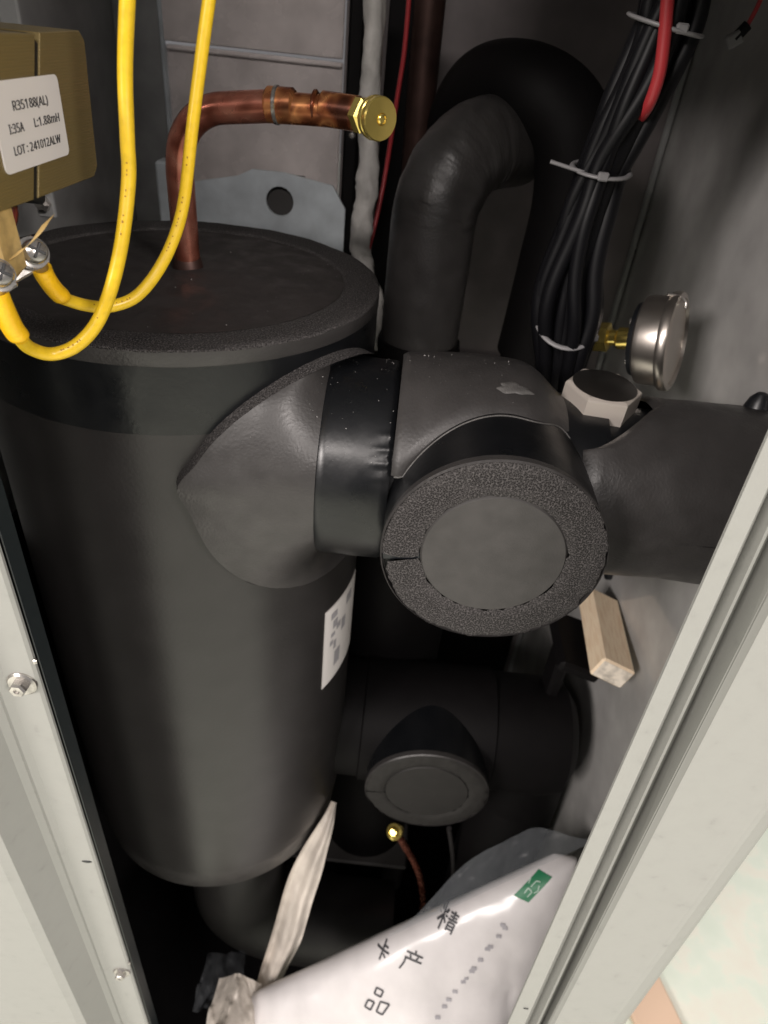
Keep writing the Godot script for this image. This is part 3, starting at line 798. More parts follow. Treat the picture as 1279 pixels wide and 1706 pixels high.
# ---------------------------------------------------------------- reactor
func reactor() -> void:
	var t := thing("reactor_coil", "olive laminated reactor with a white printed label and tan taped windings", "reactor")
	var X := -0.13
	# core halves: polygons in (z, y) pushed along x
	var xf := Transform3D(Basis(Vector3(0, 0, -1), Vector3(0, 1, 0), Vector3(1, 0, 0)), Vector3(X - 0.06, 0, 0))
	part("core", prism([Vector2(0.2665, 0.9875), Vector2(0.297, 0.988), Vector2(0.3005, 0.985), Vector2(0.296, 0.943), Vector2(0.292, 0.940), Vector2(0.2452, 0.9408)], 0.06, xf, 0.0003), M.core, t)
	part("core", prism([Vector2(0.2070, 0.988), Vector2(0.2632, 0.9872), Vector2(0.2420, 0.9408), Vector2(0.2070, 0.942)], 0.06, xf, 0.0003), M.core, t)
	part("core_gap", box(Vector3(0.05, 0.050, 0.012), 0.001), M.rubber, t, at(Vector3(X - 0.0256, 0.9625, -0.2555), Vector3(-0.42, 0, 0)))
	part("core_end", prism([Vector2(0.298, 0.9865), Vector2(0.306, 0.982), Vector2(0.3020, 0.946), Vector2(0.294, 0.9415)], 0.05, xf, 0.003), M.core, t)
	# windings wrapped in tan tape above and below
	part("taped_winding", box(Vector3(0.034, 0.026, 0.030), 0.004), M.tape_tan, t, at(Vector3(X - 0.020, 0.9985, -0.2360)))
	part("winding", box(Vector3(0.030, 0.05, 0.020), 0.004), M.winding, t, at(Vector3(X - 0.020, 1.02, -0.2330)))
	part("taped_winding", box(Vector3(0.030, 0.030, 0.022), 0.005), M.tape_tan, t, at(Vector3(X - 0.0165, 0.9310, -0.2245), Vector3(0.1, 0, 0)))
	for k in 5:
		part("winding", tube(spline([Vector3(X - 0.012 - 0.004 * k, 0.946, -0.2420 + 0.0008 * k), Vector3(X - 0.008 - 0.004 * k, 0.938, -0.2405), Vector3(X - 0.009 - 0.004 * k, 0.930, -0.2350 + 0.001 * k), Vector3(X - 0.012 - 0.004 * k, 0.922, -0.2280)], 5), 0.0024, 10), M.winding, t)
	var sp: Array = spline([Vector3(-0.1322, 0.9272, -0.2215), Vector3(-0.1279, 0.9298, -0.2220), Vector3(-0.1239, 0.9336, -0.2235), Vector3(-0.1218, 0.9367, -0.2255), Vector3(-0.1205, 0.9387, -0.2270)], 5)
	part("insulating_strip", grid(sp.size() - 1, 1, func(u, v): return sp[int(round(u * (sp.size() - 1)))] + Vector3(-0.0005 + 0.004 * v, 0.0035 * (v - 0.5), -0.002 * v)), M.tape_tan, t)
	# printed label
	var lab := part("label_plate", prism(round_rect(0.0450, 0.0250, 0.0022, 5), 0.0004, Transform3D(Basis(Vector3(0, 0, -1), Vector3(0, 1, 0), Vector3(1, 0, 0)), Vector3.ZERO)), M.label_paper, t, at(Vector3(X + 0.0001, 0.9632, -0.2502)), "white label printed R35188(AL)")
	for d in [["R35188(AL)", Vector3(-0.1297, 0.9669, -0.2393), Vector3(-0.1297, 0.9670, -0.2626), 0.0035], ["I:35A", Vector3(-0.1297, 0.9614, -0.2343), Vector3(-0.1297, 0.9616, -0.2435), 0.0029], ["L:1.88mH", Vector3(-0.1297, 0.9617, -0.2508), Vector3(-0.1297, 0.9615, -0.2689), 0.0029], ["LOT : 241012ALW", Vector3(-0.1297, 0.9553, -0.2348), Vector3(-0.1297, 0.9553, -0.2672), 0.0028]]:
		var a: Vector3 = d[1]
		var b: Vector3 = d[2]
		var tm := text_mesh(d[0], d[3] * 0.92, a.distance_to(b))
		var s: Vector3 = tm[1]
		var o: Vector3 = tm[2]
		var bs := Basis(Vector3(0, 0, -1) * s.x, Vector3(0, 1, 0) * s.y, Vector3(1, 0, 0) * s.z)
		part("lettering", tm[0], M.ink, lab, Transform3D(bs, Vector3(X + 0.0006, a.y, a.z) - bs * Vector3(o.x, o.y, 0) - lab.position))
	# terminals
	for d in [[[Vector3(-0.1337, 0.9232, -0.2390), Vector3(-0.1249, 0.9284, -0.2300)], [Vector3(-0.1313, 0.9170, -0.2410), Vector3(-0.1314, 0.9236, -0.2375)], 0.0042], [[Vector3(-0.1341, 0.9219, -0.2160), Vector3(-0.1270, 0.9266, -0.2090)], [Vector3(-0.1330, 0.9171, -0.2130), Vector3(-0.1313, 0.9234, -0.2120)], 0.0042]]:
		var p: Array = d[0]
		var dir: Vector3 = (p[1] - p[0]).normalized()
		var term := part("terminal_screw", lathe([Vector2(0, -0.002), Vector2(0.0052, -0.002), Vector2(0.0054, -0.0006), Vector2(0.0044, -0.0004), Vector2(0.0046, 0.0006), Vector2(0.0052, 0.0008), Vector2(0.0052, 0.0019), Vector2(0.0040, 0.0021), Vector2(0.0042, 0.0030), Vector2(0.0040, 0.0052), Vector2(0.0034, 0.0064), Vector2(0.0020, 0.0071), Vector2(0, 0.0073)], 32, Transform3D(), 0.5), M.steel, t, along(p[0] + dir * 0.003, dir))
		part("cross_slot", box(Vector3(0.0056, 0.0012, 0.0009), 0.0002), M.rubber, term, at(Vector3(0, 0.0072, 0), Vector3(0, 0.6, 0)))
		part("cross_slot", box(Vector3(0.0009, 0.0011, 0.0056), 0.0002), M.rubber, term, at(Vector3(0, 0.0072, 0), Vector3(0, 0.6, 0)))
		var bar := along(p[0], dir)
		part("terminal_bar", box(Vector3(0.011, 0.0022, 0.016), 0.0007), M.steel, t, bar * at(Vector3(0, -0.0022, 0.003)))

func power_wire(points: Array, sleeve: Array, lug: Array, label: String, r: float) -> void:
	var t := thing("power_wire", label, "wire", Vector3.ZERO, "yellow wires to the reactor terminals")
	var path := spline(points, 10)
	part("insulation", tube(path, r, 20), M.yellow, t)
	var sp := spline(sleeve, 8)
	var st := fresh()
	tube_to(st, sp, func(tt, w): return lerpf(r * 1.05, r * 1.62, smoothstep(0.0, 0.16, tt)) * (1.0 + 0.03 * sin(w * 2.0 + tt * 5.0)), 24, true, 1, 0.86)
	part("heat_shrink", done(st), M.shrink, t)
	part("ring_lug", tube([sp[sp.size() - 1], lug[0], lug[1]], 0.0026, 14), M.steel, t)
	# faint printed marks along the insulation
	var ink := fresh()
	var rng := RandomNumberGenerator.new()
	rng.seed = int(r * 1e6) + points.size()
	for k in range(30, path.size() - 12, 1):
		if rng.randf() < 0.55 or k % 34 > 20:
			continue
		var p: Vector3 = path[k]
		var dir: Vector3 = (path[k + 1] - path[k]).normalized()
		var to := (Vector3(0.03, 1.0, 0.0) - p)
		to = (to - dir * to.dot(dir)).normalized()
		var side := dir.cross(to).normalized()
		var n := (to * 0.93 + side * 0.36).normalized()
		box_to(ink, Vector3(0.0004 + 0.0003 * rng.randf(), 0.00008, 0.0004 + 0.0005 * rng.randf()), 0.00002, Transform3D(Basis(dir.cross(n), n, dir).orthonormalized(), p + n * r))
	var pr := part("print", done(ink), M.yellow_print, t)
	pr.set_meta("kind", "stuff")

# ---------------------------------------------------------------- cables at the right
func cables() -> void:
	var line: Array = spline([Vector3(0.1154, 1.0380, -0.4300), Vector3(0.1156, 1.0218, -0.4300), Vector3(0.1154, 1.0070, -0.4300), Vector3(0.1114, 0.9832, -0.4300), Vector3(0.1062, 0.9616, -0.4300), Vector3(0.1015, 0.9438, -0.4300), Vector3(0.1002, 0.9257, -0.4300), Vector3(0.0995, 0.9056, -0.4300), Vector3(0.0992, 0.8807, -0.4300), Vector3(0.1022, 0.8562, -0.4300), Vector3(0.1058, 0.8301, -0.4300), Vector3(0.1126, 0.7904, -0.4400)], 6)
	var n := line.size()
	var t := thing("cable_bundle", "thick bundle of thin black cables running down past the black arch", "cable bundle")
	var rng := RandomNumberGenerator.new()
	rng.seed = 12
	for k in 19:
		var ph := TAU * k / 11.0 + rng.randf() * 0.5
		var rad := 0.0130 if k < 11 else 0.0055
		var tw := rng.randf_range(-0.7, 0.7)
		var r: float = rng.randf_range(0.0042, 0.0054) if k < 16 else 0.0016
		var path := []
		for i in n:
			var f := float(i) / (n - 1)
			var tang: Vector3 = (line[mini(i + 1, n - 1)] - line[maxi(i - 1, 0)]).normalized()
			var sx := tang.cross(Vector3(0, 0, 1)).normalized()
			var sz := sx.cross(tang)
			var spread := 0.95 - 0.30 * exp(-pow((f - 0.455) / 0.10, 2.0)) + 0.35 * exp(-pow((f - 0.80) / 0.10, 2.0)) - 0.2 * smoothstep(0.9, 1.0, f)
			var wob := 0.0012 * sin(f * 19.0 + k * 2.1)
			path.append(line[i] + sx * (cos(ph + tw * f * 4.0) * rad * spread + wob) + sz * (sin(ph + tw * f * 4.0) * rad * spread))
		part("cable", tube(path, r, 10), M.grey_cable if k >= 16 else M.cable, t)
	part("inner_cables", tube(line, 0.0105, 14), M.cable, t)
	part("red_cable", tube(spline([Vector3(0.1053, 1.0338, -0.4120), Vector3(0.1080, 1.0206, -0.4120), Vector3(0.1111, 1.0068, -0.4120), Vector3(0.1136, 0.9909, -0.4120), Vector3(0.1132, 0.9777, -0.4150), Vector3(0.1132, 0.9696, -0.4280)], 8), 0.0032, 14), M.red, t, Transform3D(), "red cable among the black ones")
	var ties: Array = [Vector3(0.1148, 1.0115, -0.4300), Vector3(0.1008, 0.9438, -0.4300), Vector3(0.1027, 0.8559, -0.4300)]
	var labels := ["white cable tie at the top of the black bundle, crossing the red cable", "white cable tie round the middle of the black bundle, its tail to the left", "lowest white cable tie of the black bundle, above the pipe tee"]
	for k in 3:
		var w: float = [0.0185, 0.0160, 0.0190][k]
		var tilt: float = [-0.14, 0.0, 0.0][k]
		var drop: float = [0.10, 0.12, 0.55][k]
		var loop := []
		for i in 33:
			var a: float = TAU * i / 32.0
			loop.append(Vector3(cos(a) * w, sin(a) * w * -drop + cos(a) * w * tilt, sin(a) * w))
		var tie := thing("cable_tie", labels[k], "cable tie", ties[k], "white ties on the black cable bundle")
		var st := fresh()
		tube_to(st, loop, func(_t, _w): return 0.0018, 8, false, 1, 0.6)
		part("band", done(st), M.nylon, tie)
		part("lock", box(Vector3(0.006, 0.0045, 0.004), 0.0008), M.nylon, tie, at(Vector3(w * [0.2, -0.1, 0.95][k], -w * drop * 0.6, w * [0.95, 1.0, 0.3][k])))
		if k == 1:
			part("tail", tube([Vector3(-w * 0.7, -0.001, w * 0.6), Vector3(-0.030, 0.0022, 0.006)], 0.0011, 8), M.nylon, tie)
	var sw: Array = [Vector3(0.1753, 1.0101, -0.5000), Vector3(0.1805, 1.0175, -0.5000), Vector3(0.1827, 1.0267, -0.5000), Vector3(0.1840, 1.0377, -0.5000)]
	var sn := thing("wire_connector", "small white plug on a black and red lead, top right", "connector")
	part("plug", box(Vector3(0.0085, 0.0075, 0.006), 0.001), M.nylon, sn, at(sw[0], Vector3(0, 0, 0.6)))
	part("black_sleeve", tube([sw[0], sw[1]], 0.0032, 12), M.cable, sn)
	part("red_lead", tube(spline([sw[1], sw[2], sw[3]], 5), 0.0014, 8), M.red, sn)
	# white wrapped conduit and thin red wire, far back
	var cd: Array = spline([Vector3(-0.0440, 1.0314, -0.5800), Vector3(-0.0433, 0.9919, -0.5800), Vector3(-0.0433, 0.9595, -0.5800), Vector3(-0.0415, 0.9164, -0.5800), Vector3(-0.0402, 0.8920, -0.5750), Vector3(-0.0416, 0.8707, -0.5700), Vector3(-0.0428, 0.8534, -0.5650), Vector3(-0.0372, 0.8351, -0.5650), Vector3(-0.0281, 0.8138, -0.5650), Vector3(-0.0230, 0.7929, -0.5600), Vector3(-0.0212, 0.7716, -0.5600)], 8)
	var st2 := fresh()
	noise.seed = 51
	noise.frequency = 30.0
	tube_to(st2, cd, func(tt, w): return 0.0080 + noise.get_noise_2d(tt * 0.35, w * 0.015) * 0.0032 - 0.0025 * smoothstep(0.78, 0.9, tt), 20)
	solo("white_conduit", done(st2), M.white_wrap, "white tape-wrapped conduit hanging down behind the brass cap", "conduit")
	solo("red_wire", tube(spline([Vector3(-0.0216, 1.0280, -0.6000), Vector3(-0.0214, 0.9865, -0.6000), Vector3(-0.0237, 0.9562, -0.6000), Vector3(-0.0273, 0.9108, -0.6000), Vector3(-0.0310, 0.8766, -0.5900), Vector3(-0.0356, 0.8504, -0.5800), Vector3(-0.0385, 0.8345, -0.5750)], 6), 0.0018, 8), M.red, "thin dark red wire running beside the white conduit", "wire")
	solo("dark_riser_pipe", tube([Vector3(-0.0071, 1.0381, -0.6400), Vector3(-0.0065, 0.9713, -0.6400), Vector3(-0.0048, 0.8932, -0.6400)], 0.012, 20), M.dark_copper, "dark brown riser pipe in shadow at the top behind the grey bend", "pipe")

# ---------------------------------------------------------------- gauge and nut
func fittings() -> void:
	var g: Array = [Vector3(0.1671, 0.8355, -0.4700), Vector3(0.1947, 0.8423, -0.4540), Vector3(0.1434, 0.8212, -0.4880), Vector3(0.1780, 0.8728, -0.4580)]
	var ax: Vector3 = (g[1] - g[0]).normalized()
	var t := thing("pressure_gauge", "round silver pressure gauge seen from its side near the right wall", "gauge", g[0])
	t.scale = Vector3.ONE * 0.86
	var xf := along(Vector3.ZERO, ax)
	part("case", lathe([Vector2(0, 0), Vector2(0.031, 0), Vector2(0.0345, 0.002), Vector2(0.0355, 0.006), Vector2(0.0355, 0.020)], 72), M.satin_steel, t, xf)
	part("rim", lathe([Vector2(0.0355, 0.0195), Vector2(0.0382, 0.0200), Vector2(0.0390, 0.0215), Vector2(0.0390, 0.0255), Vector2(0.0380, 0.0275), Vector2(0.034, 0.0285), Vector2(0.033, 0.026), Vector2(0, 0.026)], 72), M.satin_steel, t, xf)
	part("back_plate", lathe([Vector2(0, -0.004), Vector2(0.029, -0.004), Vector2(0.030, 0.0), Vector2(0, 0.001)], 48), M.rubber, t, xf)
	for k in 4:
		part("bolt", lathe([Vector2(0, 0), Vector2(0.0032, 0), Vector2(0.0032, 0.002), Vector2(0.0018, 0.003), Vector2(0, 0.003)], 12), M.steel, t, xf * Transform3D(Basis(Vector3(1, 0, 0), PI), Vector3(sin(0.5 + k * TAU / 4) * 0.022, -0.004, cos(0.5 + k * TAU / 4) * 0.022)))
	var l: float = g[0].distance_to(g[2]) / 0.86
	part("stem", lathe([Vector2(0, -l - 0.002), Vector2(0.0066, -l - 0.002), Vector2(0.0066, -0.020), Vector2(0.0090, -0.018), Vector2(0.0090, -0.009), Vector2(0.0040, -0.006), Vector2(0.0058, -0.004), Vector2(0.004, 0.0)], 24), M.brass, t, xf)
	part("brass_nut", lathe([Vector2(0.006, -l - 0.001), Vector2(0.0120, -l), Vector2(0.0120, -l + 0.012), Vector2(0.006, -l + 0.013)], 6, Transform3D(), 0.1, true), M.brass, t, xf)
	var clip: Vector3 = (g[3] - g[0]) / 0.86 + Vector3(0, -0.002, 0)
	part("spring_clip", tube(spline([clip + Vector3(-0.009, 0.001, 0), clip + Vector3(0.001, 0.0, 0.0), clip + Vector3(0.006, -0.003, 0.002), clip + Vector3(0.006, -0.007, 0.004)], 4), 0.0013, 8), M.steel, t)
	var nut := thing("hexagonal_nut", "large steel hexagonal nut where the right pipe sleeve is notched", "nut", Vector3(0.113, 0.8315, -0.3525))
	var R := 0.0212
	var nx := at(Vector3.ZERO, Vector3(0.04, -0.60, -0.05))
	part("nut_body", lathe([Vector2(0, -0.012), Vector2(R * 0.9, -0.012), Vector2(R, -0.010), Vector2(R, 0.0158), Vector2(R * 0.985, 0.0170), Vector2(R * 0.90, 0.0181), Vector2(R * 0.55, 0.0181)], 6, Transform3D(), 0.1, true), M.nut_steel, nut, nx)
	part("top_face", lathe([Vector2(R * 0.60, 0.0170), Vector2(R * 0.84, 0.0182), Vector2(R * 0.80, 0.0187), Vector2(0, 0.0187)], 40), M.dark_reflection_steel, nut, nx)

# ---------------------------------------------------------------- lower right: wedge of wood
func wood_block() -> void:
	var bs := Basis(Vector3(0.9339, -0.3426, 0.1024), Vector3(0.3472, 0.9373, -0.0303), Vector3(-0.0856, 0.0638, 0.9943)).orthonormalized()
	var F := Vector3(0.1935, 0.5929, -0.3953)
	var t := thing("wood_block", "pale bare wood block leaning on the right wall under the pipe", "wood block", F + bs * Vector3(0.0155, -0.01075, -0.0488))
	t.basis = bs
	part("plank", box(Vector3(0.031, 0.0215, 0.0976), 0.0018), M.wood, t)
	part("end_grain", box(Vector3(0.0275, 0.0180, 0.0012), 0.0004), M.cut_wood, t, at(Vector3(0, 0, 0.0486)))
	var st := thing("wall_stud", "small black stud on the right wall behind the wood block", "stud", Vector3(0.225, 0.578, -0.525))
	part("pin", rod(Vector3.ZERO, Vector3(0.006, 0, 0), 0.006, 16, 0.001), M.rubber, st)
	var ledge := thing("pipe_clamp", "dark clamp bracket under the wood block behind the capped pipe", "clamp", Vector3(0.185, 0.545, -0.44))
	part("saddle", box(Vector3(0.04, 0.012, 0.07), 0.003), M.black_foam, ledge, at(Vector3(0, 0.010, -0.005), Vector3(0, 0, -0.32)))
	part("arm", box(Vector3(0.012, 0.09, 0.03), 0.003), M.black_foam, ledge, at(Vector3(-0.006, -0.036, -0.01)))
	var hook := thing("cable_end", "short black stub sticking up on the right pipe sleeve", "stub", Vector3(0.205, 0.838, -0.362))
	part("stub", lathe([Vector2(0, 0), Vector2(0.008, 0), Vector2(0.006, 0.008), Vector2(0.003, 0.012), Vector2(0, 0.013)], 16), M.rubber, hook)

# ---------------------------------------------------------------- bottom: paper packet in clear film, its tail, small copper line
func packet() -> void:
	var bx: Vector3 = Vector3(0.7814, 0.5932, -0.1938)
	var bn: Vector3 = Vector3(-0.2303, 0.5627, 0.7940)
	var bz: Vector3 = Vector3(0.5800, -0.5757, 0.5763)
	var xf := Transform3D(Basis(bx, bn, bz), Vector3(-0.0828, 0.2350, -0.2449))
	var cz := 0.0900
	var hz := 0.0865
	var xl := -0.021
	var xr := func(z: float) -> float: return minf(0.354, 0.372 - 1.20 * z) - 0.030 * pow(clampf((0.030 - z) / 0.030, 0.0, 1.0), 2.0)   # the right end is folded at a slant
	noise.seed = 61
	noise.frequency = 7.0
	var top := func(x: float, z: float) -> float:
		var end: float = xr.call(z)
		var u := clampf(absf(x - (xl + end) / 2.0) / ((end - xl) / 2.0), 0.0, 1.0)
		var v := clampf(absf(z - cz) / hz, 0.0, 1.0)
		var edge := pow(maxf(0.0, 1.0 - pow(u, 7.0)), 0.5) * pow(maxf(0.0, 1.0 - pow(v, 7.0)), 0.5)
		return -0.020 + 0.020 * edge + noise.get_noise_2d(x, z) * 0.006 * edge - 0.0030 * exp(-pow((x - 0.20 - (z - 0.05) * 0.9) / 0.006, 2.0)) * smoothstep(0.02, 0.08, z) - 0.0022 * exp(-pow((x - 0.255 - (z - 0.05) * -0.5) / 0.005, 2.0)) * smoothstep(0.05, 0.10, z)
	var t := thing("paper_packet", "white paper packet with grey print and a green mark lying at the cabinet bottom", "packet")
	t.transform = xf
	var st := fresh()
	grid_to(st, 60, 36, func(u, v):
		var z: float = cz - hz * sin((v - 0.5) * PI)
		var x: float = lerpf(xl, xr.call(z), 0.5 + 0.5 * sin((u - 0.5) * PI))
		return Vector3(x, top.call(x, z), z))
	grid_to(st, 60, 36, func(u, v):
		var z: float = cz + hz * sin((v - 0.5) * PI)
		var x: float = lerpf(xl, xr.call(z), 0.5 + 0.5 * sin((u - 0.5) * PI))
		return Vector3(x, -0.040 - top.call(x, z) - noise.get_noise_2d(x, z) * 0.0, z))
	part("paper", done(st), M.paper, t)
	var lift := func(q: Vector2, h: float) -> Vector3:
		return Vector3(q.x, top.call(q.x, q.y) + h, q.y)
	var stroke := func(s: SurfaceTool, a: Vector2, b: Vector2, w: float) -> void:
		var n := maxi(1, int(a.distance_to(b) / 0.004))
		var side := (b - a).normalized().orthogonal() * w * 0.5
		for i in n:
			var p := a.lerp(b, float(i) / n)
			var q := a.lerp(b, float(i + 1) / n)
			face(s, [lift.call(p - side, 0.0007), lift.call(p + side, 0.0007), lift.call(q + side, 0.0007), lift.call(q - side, 0.0007)], Vector3.UP)
	var ch := fresh()
	for c in [[Vector2(0.1322, 0.0341), Vector2(0.1363, 0.0391), Vector2(0.1313, 0.0430), Vector2(0.1271, 0.0382), Vector2(0.1322, 0.0341)], [Vector2(0.1192, 0.0407), Vector2(0.1232, 0.0449), Vector2(0.1161, 0.0497), Vector2(0.1128, 0.0449), Vector2(0.1192, 0.0407)], [Vector2(0.1290, 0.0464), Vector2(0.1358, 0.0514), Vector2(0.1245, 0.0572), Vector2(0.1207, 0.0528), Vector2(0.1290, 0.0464)], [Vector2(0.1810, 0.0210), Vector2(0.1796, 0.0230)], [Vector2(0.1727, 0.0183), Vector2(0.1841, 0.0284)], [Vector2(0.1747, 0.0216), Vector2(0.1734, 0.0246)], [Vector2(0.1804, 0.0267), Vector2(0.1767, 0.0280)], [Vector2(0.1687, 0.0214), Vector2(0.1807, 0.0320)], [Vector2(0.1696, 0.0222), Vector2(0.1658, 0.0251), Vector2(0.1596, 0.0277)], [Vector2(0.2228, 0.0026), Vector2(0.2080, 0.0132)], [Vector2(0.2144, 0.0039), Vector2(0.2198, 0.0092)], [Vector2(0.2191, 0.0015), Vector2(0.2174, 0.0044)], [Vector2(0.2233, 0.0057), Vector2(0.2197, 0.0066)], [Vector2(0.2169, 0.0068), Vector2(0.2096, 0.0073)], [Vector2(0.2169, 0.0068), Vector2(0.2156, 0.0118)], [Vector2(0.2245, 0.0073), Vector2(0.2300, 0.0127)], [Vector2(0.2229, 0.0092), Vector2(0.2275, 0.0137)], [Vector2(0.2201, 0.0100), Vector2(0.2262, 0.0158)], [Vector2(0.2290, 0.0087), Vector2(0.2231, 0.0129)], [Vector2(0.2193, 0.0122), Vector2(0.2137, 0.0162)], [Vector2(0.2193, 0.0122), Vector2(0.2234, 0.0162), Vector2(0.2164, 0.0212)], [Vector2(0.2171, 0.0138), Vector2(0.2212, 0.0178)], [Vector2(0.2151, 0.0153), Vector2(0.2192, 0.0192)], [Vector2(0.1562, 0.0058), Vector2(0.1448, 0.0152)], [Vector2(0.1534, 0.0082), Vector2(0.1565, 0.0109)], [Vector2(0.1460, 0.0062), Vector2(0.1555, 0.0145)], [Vector2(0.1500, 0.0124), Vector2(0.1505, 0.0159)]]:
		for i in c.size() - 1:
			stroke.call(ch, c[i], c[i + 1], 0.0016)
	part("lettering", done(ch), M.print_grey, t).set_meta("kind", "stuff")
	var ds := fresh()
	for q in [Vector2(0.2637, 0.0317), Vector2(0.2641, 0.0344), Vector2(0.2553, 0.0389), Vector2(0.2437, 0.0442), Vector2(0.2404, 0.0450), Vector2(0.2300, 0.0506), Vector2(0.2186, 0.0554), Vector2(0.2214, 0.0542), Vector2(0.2067, 0.0611), Vector2(0.2095, 0.0598), Vector2(0.1956, 0.0653), Vector2(0.1869, 0.0692), Vector2(0.1805, 0.0727), Vector2(0.1708, 0.0778)]:
		stroke.call(ds, q - Vector2(0.0022, 0.0008), q + Vector2(0.0022, 0.0008), 0.0028)
		stroke.call(ds, q - Vector2(0.0006, 0.0022), q + Vector2(0.0008, 0.0022), 0.0012)
	part("small_lettering", done(ds), M.pale_print, t)
	var gr: Array = [Vector2(0.3138, 0.0065), Vector2(0.3224, 0.0147), Vector2(0.2934, 0.0243), Vector2(0.2842, 0.0148)]
	var gs := fresh()
	grid_to(gs, 6, 4, func(u, v):
		var a = gr[0].lerp(gr[1], v).lerp(gr[3].lerp(gr[2], v), u)
		return lift.call(a, 0.0007))
	part("green_mark", done(gs), M.green, t)
	var gm := fresh()
	for c in [[Vector2(0.2940, 0.0163), Vector2(0.2994, 0.0141), Vector2(0.3006, 0.0180), Vector2(0.2948, 0.0199)], [Vector2(0.3018, 0.0141), Vector2(0.3081, 0.0123), Vector2(0.3113, 0.0138)], [Vector2(0.3015, 0.0195), Vector2(0.3058, 0.0191), Vector2(0.3089, 0.0160)], [Vector2(0.3009, 0.0115), Vector2(0.3049, 0.0087)]]:
		for i in c.size() - 1:
			var a: Vector2 = c[i]
			var b: Vector2 = c[i + 1]
			var side := (b - a).normalized().orthogonal() * 0.0004
			face(gm, [lift.call(a - side, 0.0011), lift.call(a + side, 0.0011), lift.call(b + side, 0.0011), lift.call(b - side, 0.0011)], Vector3.UP)
	part("green_mark_lettering", done(gm), M.white_print, t)
	# clear film round the packet
	noise.seed = 71
	noise.frequency = 16.0
	var f := thing("clear_plastic_film", "crumpled clear plastic film wrapped round the white packet", "plastic film")
	f.transform = xf
	var fs := fresh()
	grid_to(fs, 110, 60, func(u, v):
		var x: float = 0.160 + 0.205 * u
		var z: float = 0.004 - (0.002 + 0.030 * smoothstep(0.0, 0.6, u) * smoothstep(1.04, 0.80, u)) * v
		var k := top.call(clampf(x, xl, 0.357), clampf(z, cz - hz, cz + hz)) as float
		var w: float = noise.get_noise_2d(x, z)
		return Vector3(x, maxf(k, -0.012) + 0.0022 + 0.0012 * absf(w) + (0.008 * absf(noise.get_noise_2d(x * 0.35 + 4.0, z * 0.5)) + 0.002 * absf(w)) * smoothstep(0.012, -0.012, z), z))
	part("sheet", done(fs), M.film, f)
	# twisted white plastic tail that runs up beside the tank
	var tp: Array = spline([Vector3(-0.0179, 0.3914, -0.3650), Vector3(-0.0219, 0.3808, -0.3500), Vector3(-0.0325, 0.3504, -0.3300), Vector3(-0.0421, 0.3091, -0.3150), Vector3(-0.0500, 0.2642, -0.2950), Vector3(-0.0611, 0.2164, -0.2800), Vector3(-0.0681, 0.2148, -0.2580), Vector3(-0.0811, 0.2048, -0.2460)], 8)
	var n := tp.size()
	noise.seed = 81
	noise.frequency = 20.0
	var tail := solo("twisted_plastic_strip", grid(26, n - 1, func(u, v):
		var i := int(round(v * (n - 1)))
		var tang: Vector3 = (tp[mini(i + 1, n - 1)] - tp[maxi(i - 1, 0)]).normalized()
		var side := tang.cross(Vector3(0, 0.5, 1).normalized()).normalized()
		var out := side.cross(tang)
		var w: float = 0.003 + 0.012 * smoothstep(0.0, 0.40, v) - 0.003 * smoothstep(0.55, 0.85, v) + 0.008 * smoothstep(0.85, 1.0, v)
		var a: float = (u - 0.5) * 2.0
		return tp[i] - side * a * w + out * (0.0055 * sin(a * 3.6 + 1.5 * v) + 0.0014 * sin(a * 8.0 - 3.0 * v) + noise.get_noise_2d(a * 0.02, v * 0.2) * 0.006) * (0.35 + v)), M.plastic_bag_white, "twisted strip of cloudy white plastic running up beside the tank bottom", "plastic strip")
	tail.set_meta("label", "twisted strip of cloudy white plastic running up beside the tank bottom")
	noise.frequency = 30.0
	solo("gathered_plastic_end", grid(40, 24, func(u, v):
		var p: Vector3 = Vector3(-0.092, 0.226, -0.243) + Vector3(0.046 * (u - 0.5), 0.0, 0.050 * (0.5 - v))
		var w: float = noise.get_noise_2d(u * 0.035, v * 0.02)
		return p + Vector3(0.006 * w, 0.016 * absf(w) + 0.020 * exp(-pow((u - 0.5) / 0.25, 2.0)) * (1.0 - 0.4 * v) - 0.02 * absf(u - 0.5), 0)), M.plastic_bag_white, "gathered knot of cloudy white plastic at the left end of the packet", "plastic wrap")
	noise.frequency = 24.0
	solo("torn_film_scrap", grid(30, 24, func(u, v):
		var p: Vector3 = Vector3(-0.140, 0.165, -0.310) + Vector3(0.045 * u, 0.0 * u, 0.055 * (1.0 - v))
		var w: float = noise.get_noise_2d(u * 0.04, v * 0.03)
		return p + Vector3(0.006 * w, 0.020 * absf(w), 0.004 * w)), M.film, "scrap of torn clear film beside the base of the tank", "plastic film")
	# small copper capillary with its brass fitting
	var b: Array = [Vector3(0.0506, 0.2905, -0.4000), Vector3(0.0627, 0.2468, -0.4100), Vector3(0.0833, 0.1854, -0.4200), Vector3(0.0992, 0.1187, -0.4250), Vector3(0.1103, 0.0268, -0.4300), Vector3(0.1191, -0.1052, -0.4300)]
	var cp := thing("copper_capillary", "thin copper line dropping into the dark from a small brass fitting", "pipe")
	part("line", tube(spline(b, 8), 0.0042, 16), M.copper, cp)
	var dir: Vector3 = (b[0] - b[1]).normalized()
	part("brass_fitting", lathe([Vector2(0, -0.006), Vector2(0.0068, -0.006), Vector2(0.0075, 0.0), Vector2(0.0086, 0.001), Vector2(0.0086, 0.007), Vector2(0.0060, 0.0085), Vector2(0.0050, 0.014), Vector2(0.0036, 0.0145), Vector2(0.0034, 0.012), Vector2(0, 0.012)], 24), M.brass, cp, along(b[0], (dir + Vector3(-0.4, 0.3, 0.9)).normalized()))
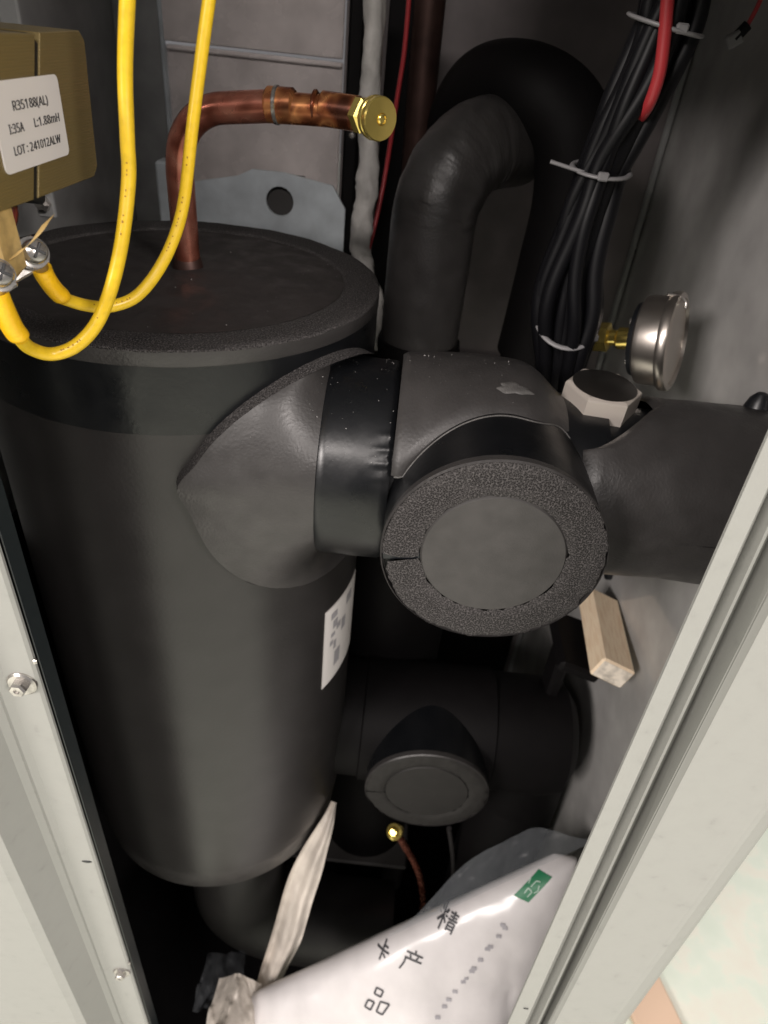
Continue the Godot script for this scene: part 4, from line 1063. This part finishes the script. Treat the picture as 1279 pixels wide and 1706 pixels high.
	solo("thin_grey_cable", tube(spline([Vector3(0.1141, 0.2545, -0.4300), Vector3(0.1307, 0.1756, -0.4300), Vector3(0.1464, 0.0527, -0.4300)], 6), 0.003, 10), M.grey_cable, "thin grey cable hanging straight down beside the copper capillary", "cable")
	var rail := thing("base_rail", "dark grey steel rail across the cabinet bottom behind the packet", "rail", Vector3(-0.02, 0.0, -0.50))
	part("web", box(Vector3(0.20, 0.095, 0.05), 0.004), M.dark_rail, rail, at(Vector3(0, 0.048, 0)))
	part("top_flange", box(Vector3(0.20, 0.006, 0.075), 0.002), M.dark_rail, rail, at(Vector3(0, 0.099, 0.006)))

func surroundings() -> void:
	var f := part("floor", grid(2, 2, func(u, v): return Vector3((u - 0.5) * 16.0, -0.16, (0.5 - v) * 16.0)), M.floor, self)
	f.set_meta("kind", "structure")
	f.set_meta("label", "pale green and cream coated floor outside the cabinet")
	var pl := thing("loose_board", "small pale orange board lying on the floor outside, bottom right", "board", Vector3(0.4771, -0.1600, -0.4131))
	part("plank", box(Vector3(0.07, 0.012, 0.14), 0.003), M.peach, pl, at(Vector3(0, 0.006, 0), Vector3(0, 0.3, 0)))

func _ready() -> void:
	stage()
	materials()
	surroundings()
	cabinet()
	tank()
	upper_header()
	lower_header()
	u_pipe()
	copper_line()
	reactor()
	power_wire([Vector3(-0.0956, 1.0078, -0.2620), Vector3(-0.0977, 0.9988, -0.2620), Vector3(-0.1007, 0.9794, -0.2610), Vector3(-0.1014, 0.9604, -0.2580), Vector3(-0.1019, 0.9475, -0.2560), Vector3(-0.1046, 0.9284, -0.2500), Vector3(-0.1090, 0.9121, -0.2450), Vector3(-0.1145, 0.8996, -0.2400), Vector3(-0.1216, 0.8921, -0.2350), Vector3(-0.1292, 0.8898, -0.2310), Vector3(-0.1332, 0.8941, -0.2250), Vector3(-0.1326, 0.9005, -0.2190)], [Vector3(-0.1323, 0.8995, -0.2195), Vector3(-0.1331, 0.9049, -0.2170), Vector3(-0.1329, 0.9128, -0.2140), Vector3(-0.1332, 0.9179, -0.2130)], [Vector3(-0.1330, 0.9171, -0.2130), Vector3(-0.1313, 0.9234, -0.2120)], "yellow wire that ends at the terminal cut by the left edge, looping lowest", 0.0025)
	power_wire([Vector3(-0.0799, 1.0116, -0.3020), Vector3(-0.0821, 1.0011, -0.3000), Vector3(-0.0859, 0.9810, -0.2970), Vector3(-0.0893, 0.9605, -0.2930), Vector3(-0.0928, 0.9365, -0.2880), Vector3(-0.0966, 0.9223, -0.2830), Vector3(-0.1028, 0.9097, -0.2770), Vector3(-0.1106, 0.9005, -0.2700), Vector3(-0.1194, 0.8979, -0.2630), Vector3(-0.1257, 0.9003, -0.2560), Vector3(-0.1300, 0.9047, -0.2490)], [Vector3(-0.1297, 0.9041, -0.2495), Vector3(-0.1312, 0.9090, -0.2460), Vector3(-0.1316, 0.9144, -0.2425), Vector3(-0.1316, 0.9184, -0.2405)], [Vector3(-0.1313, 0.9170, -0.2410), Vector3(-0.1314, 0.9236, -0.2375)], "yellow wire that ends at the silver screw under the reactor, passing before the copper pipe", 0.0024)
	cables()
	fittings()
	wood_block()
	packet()
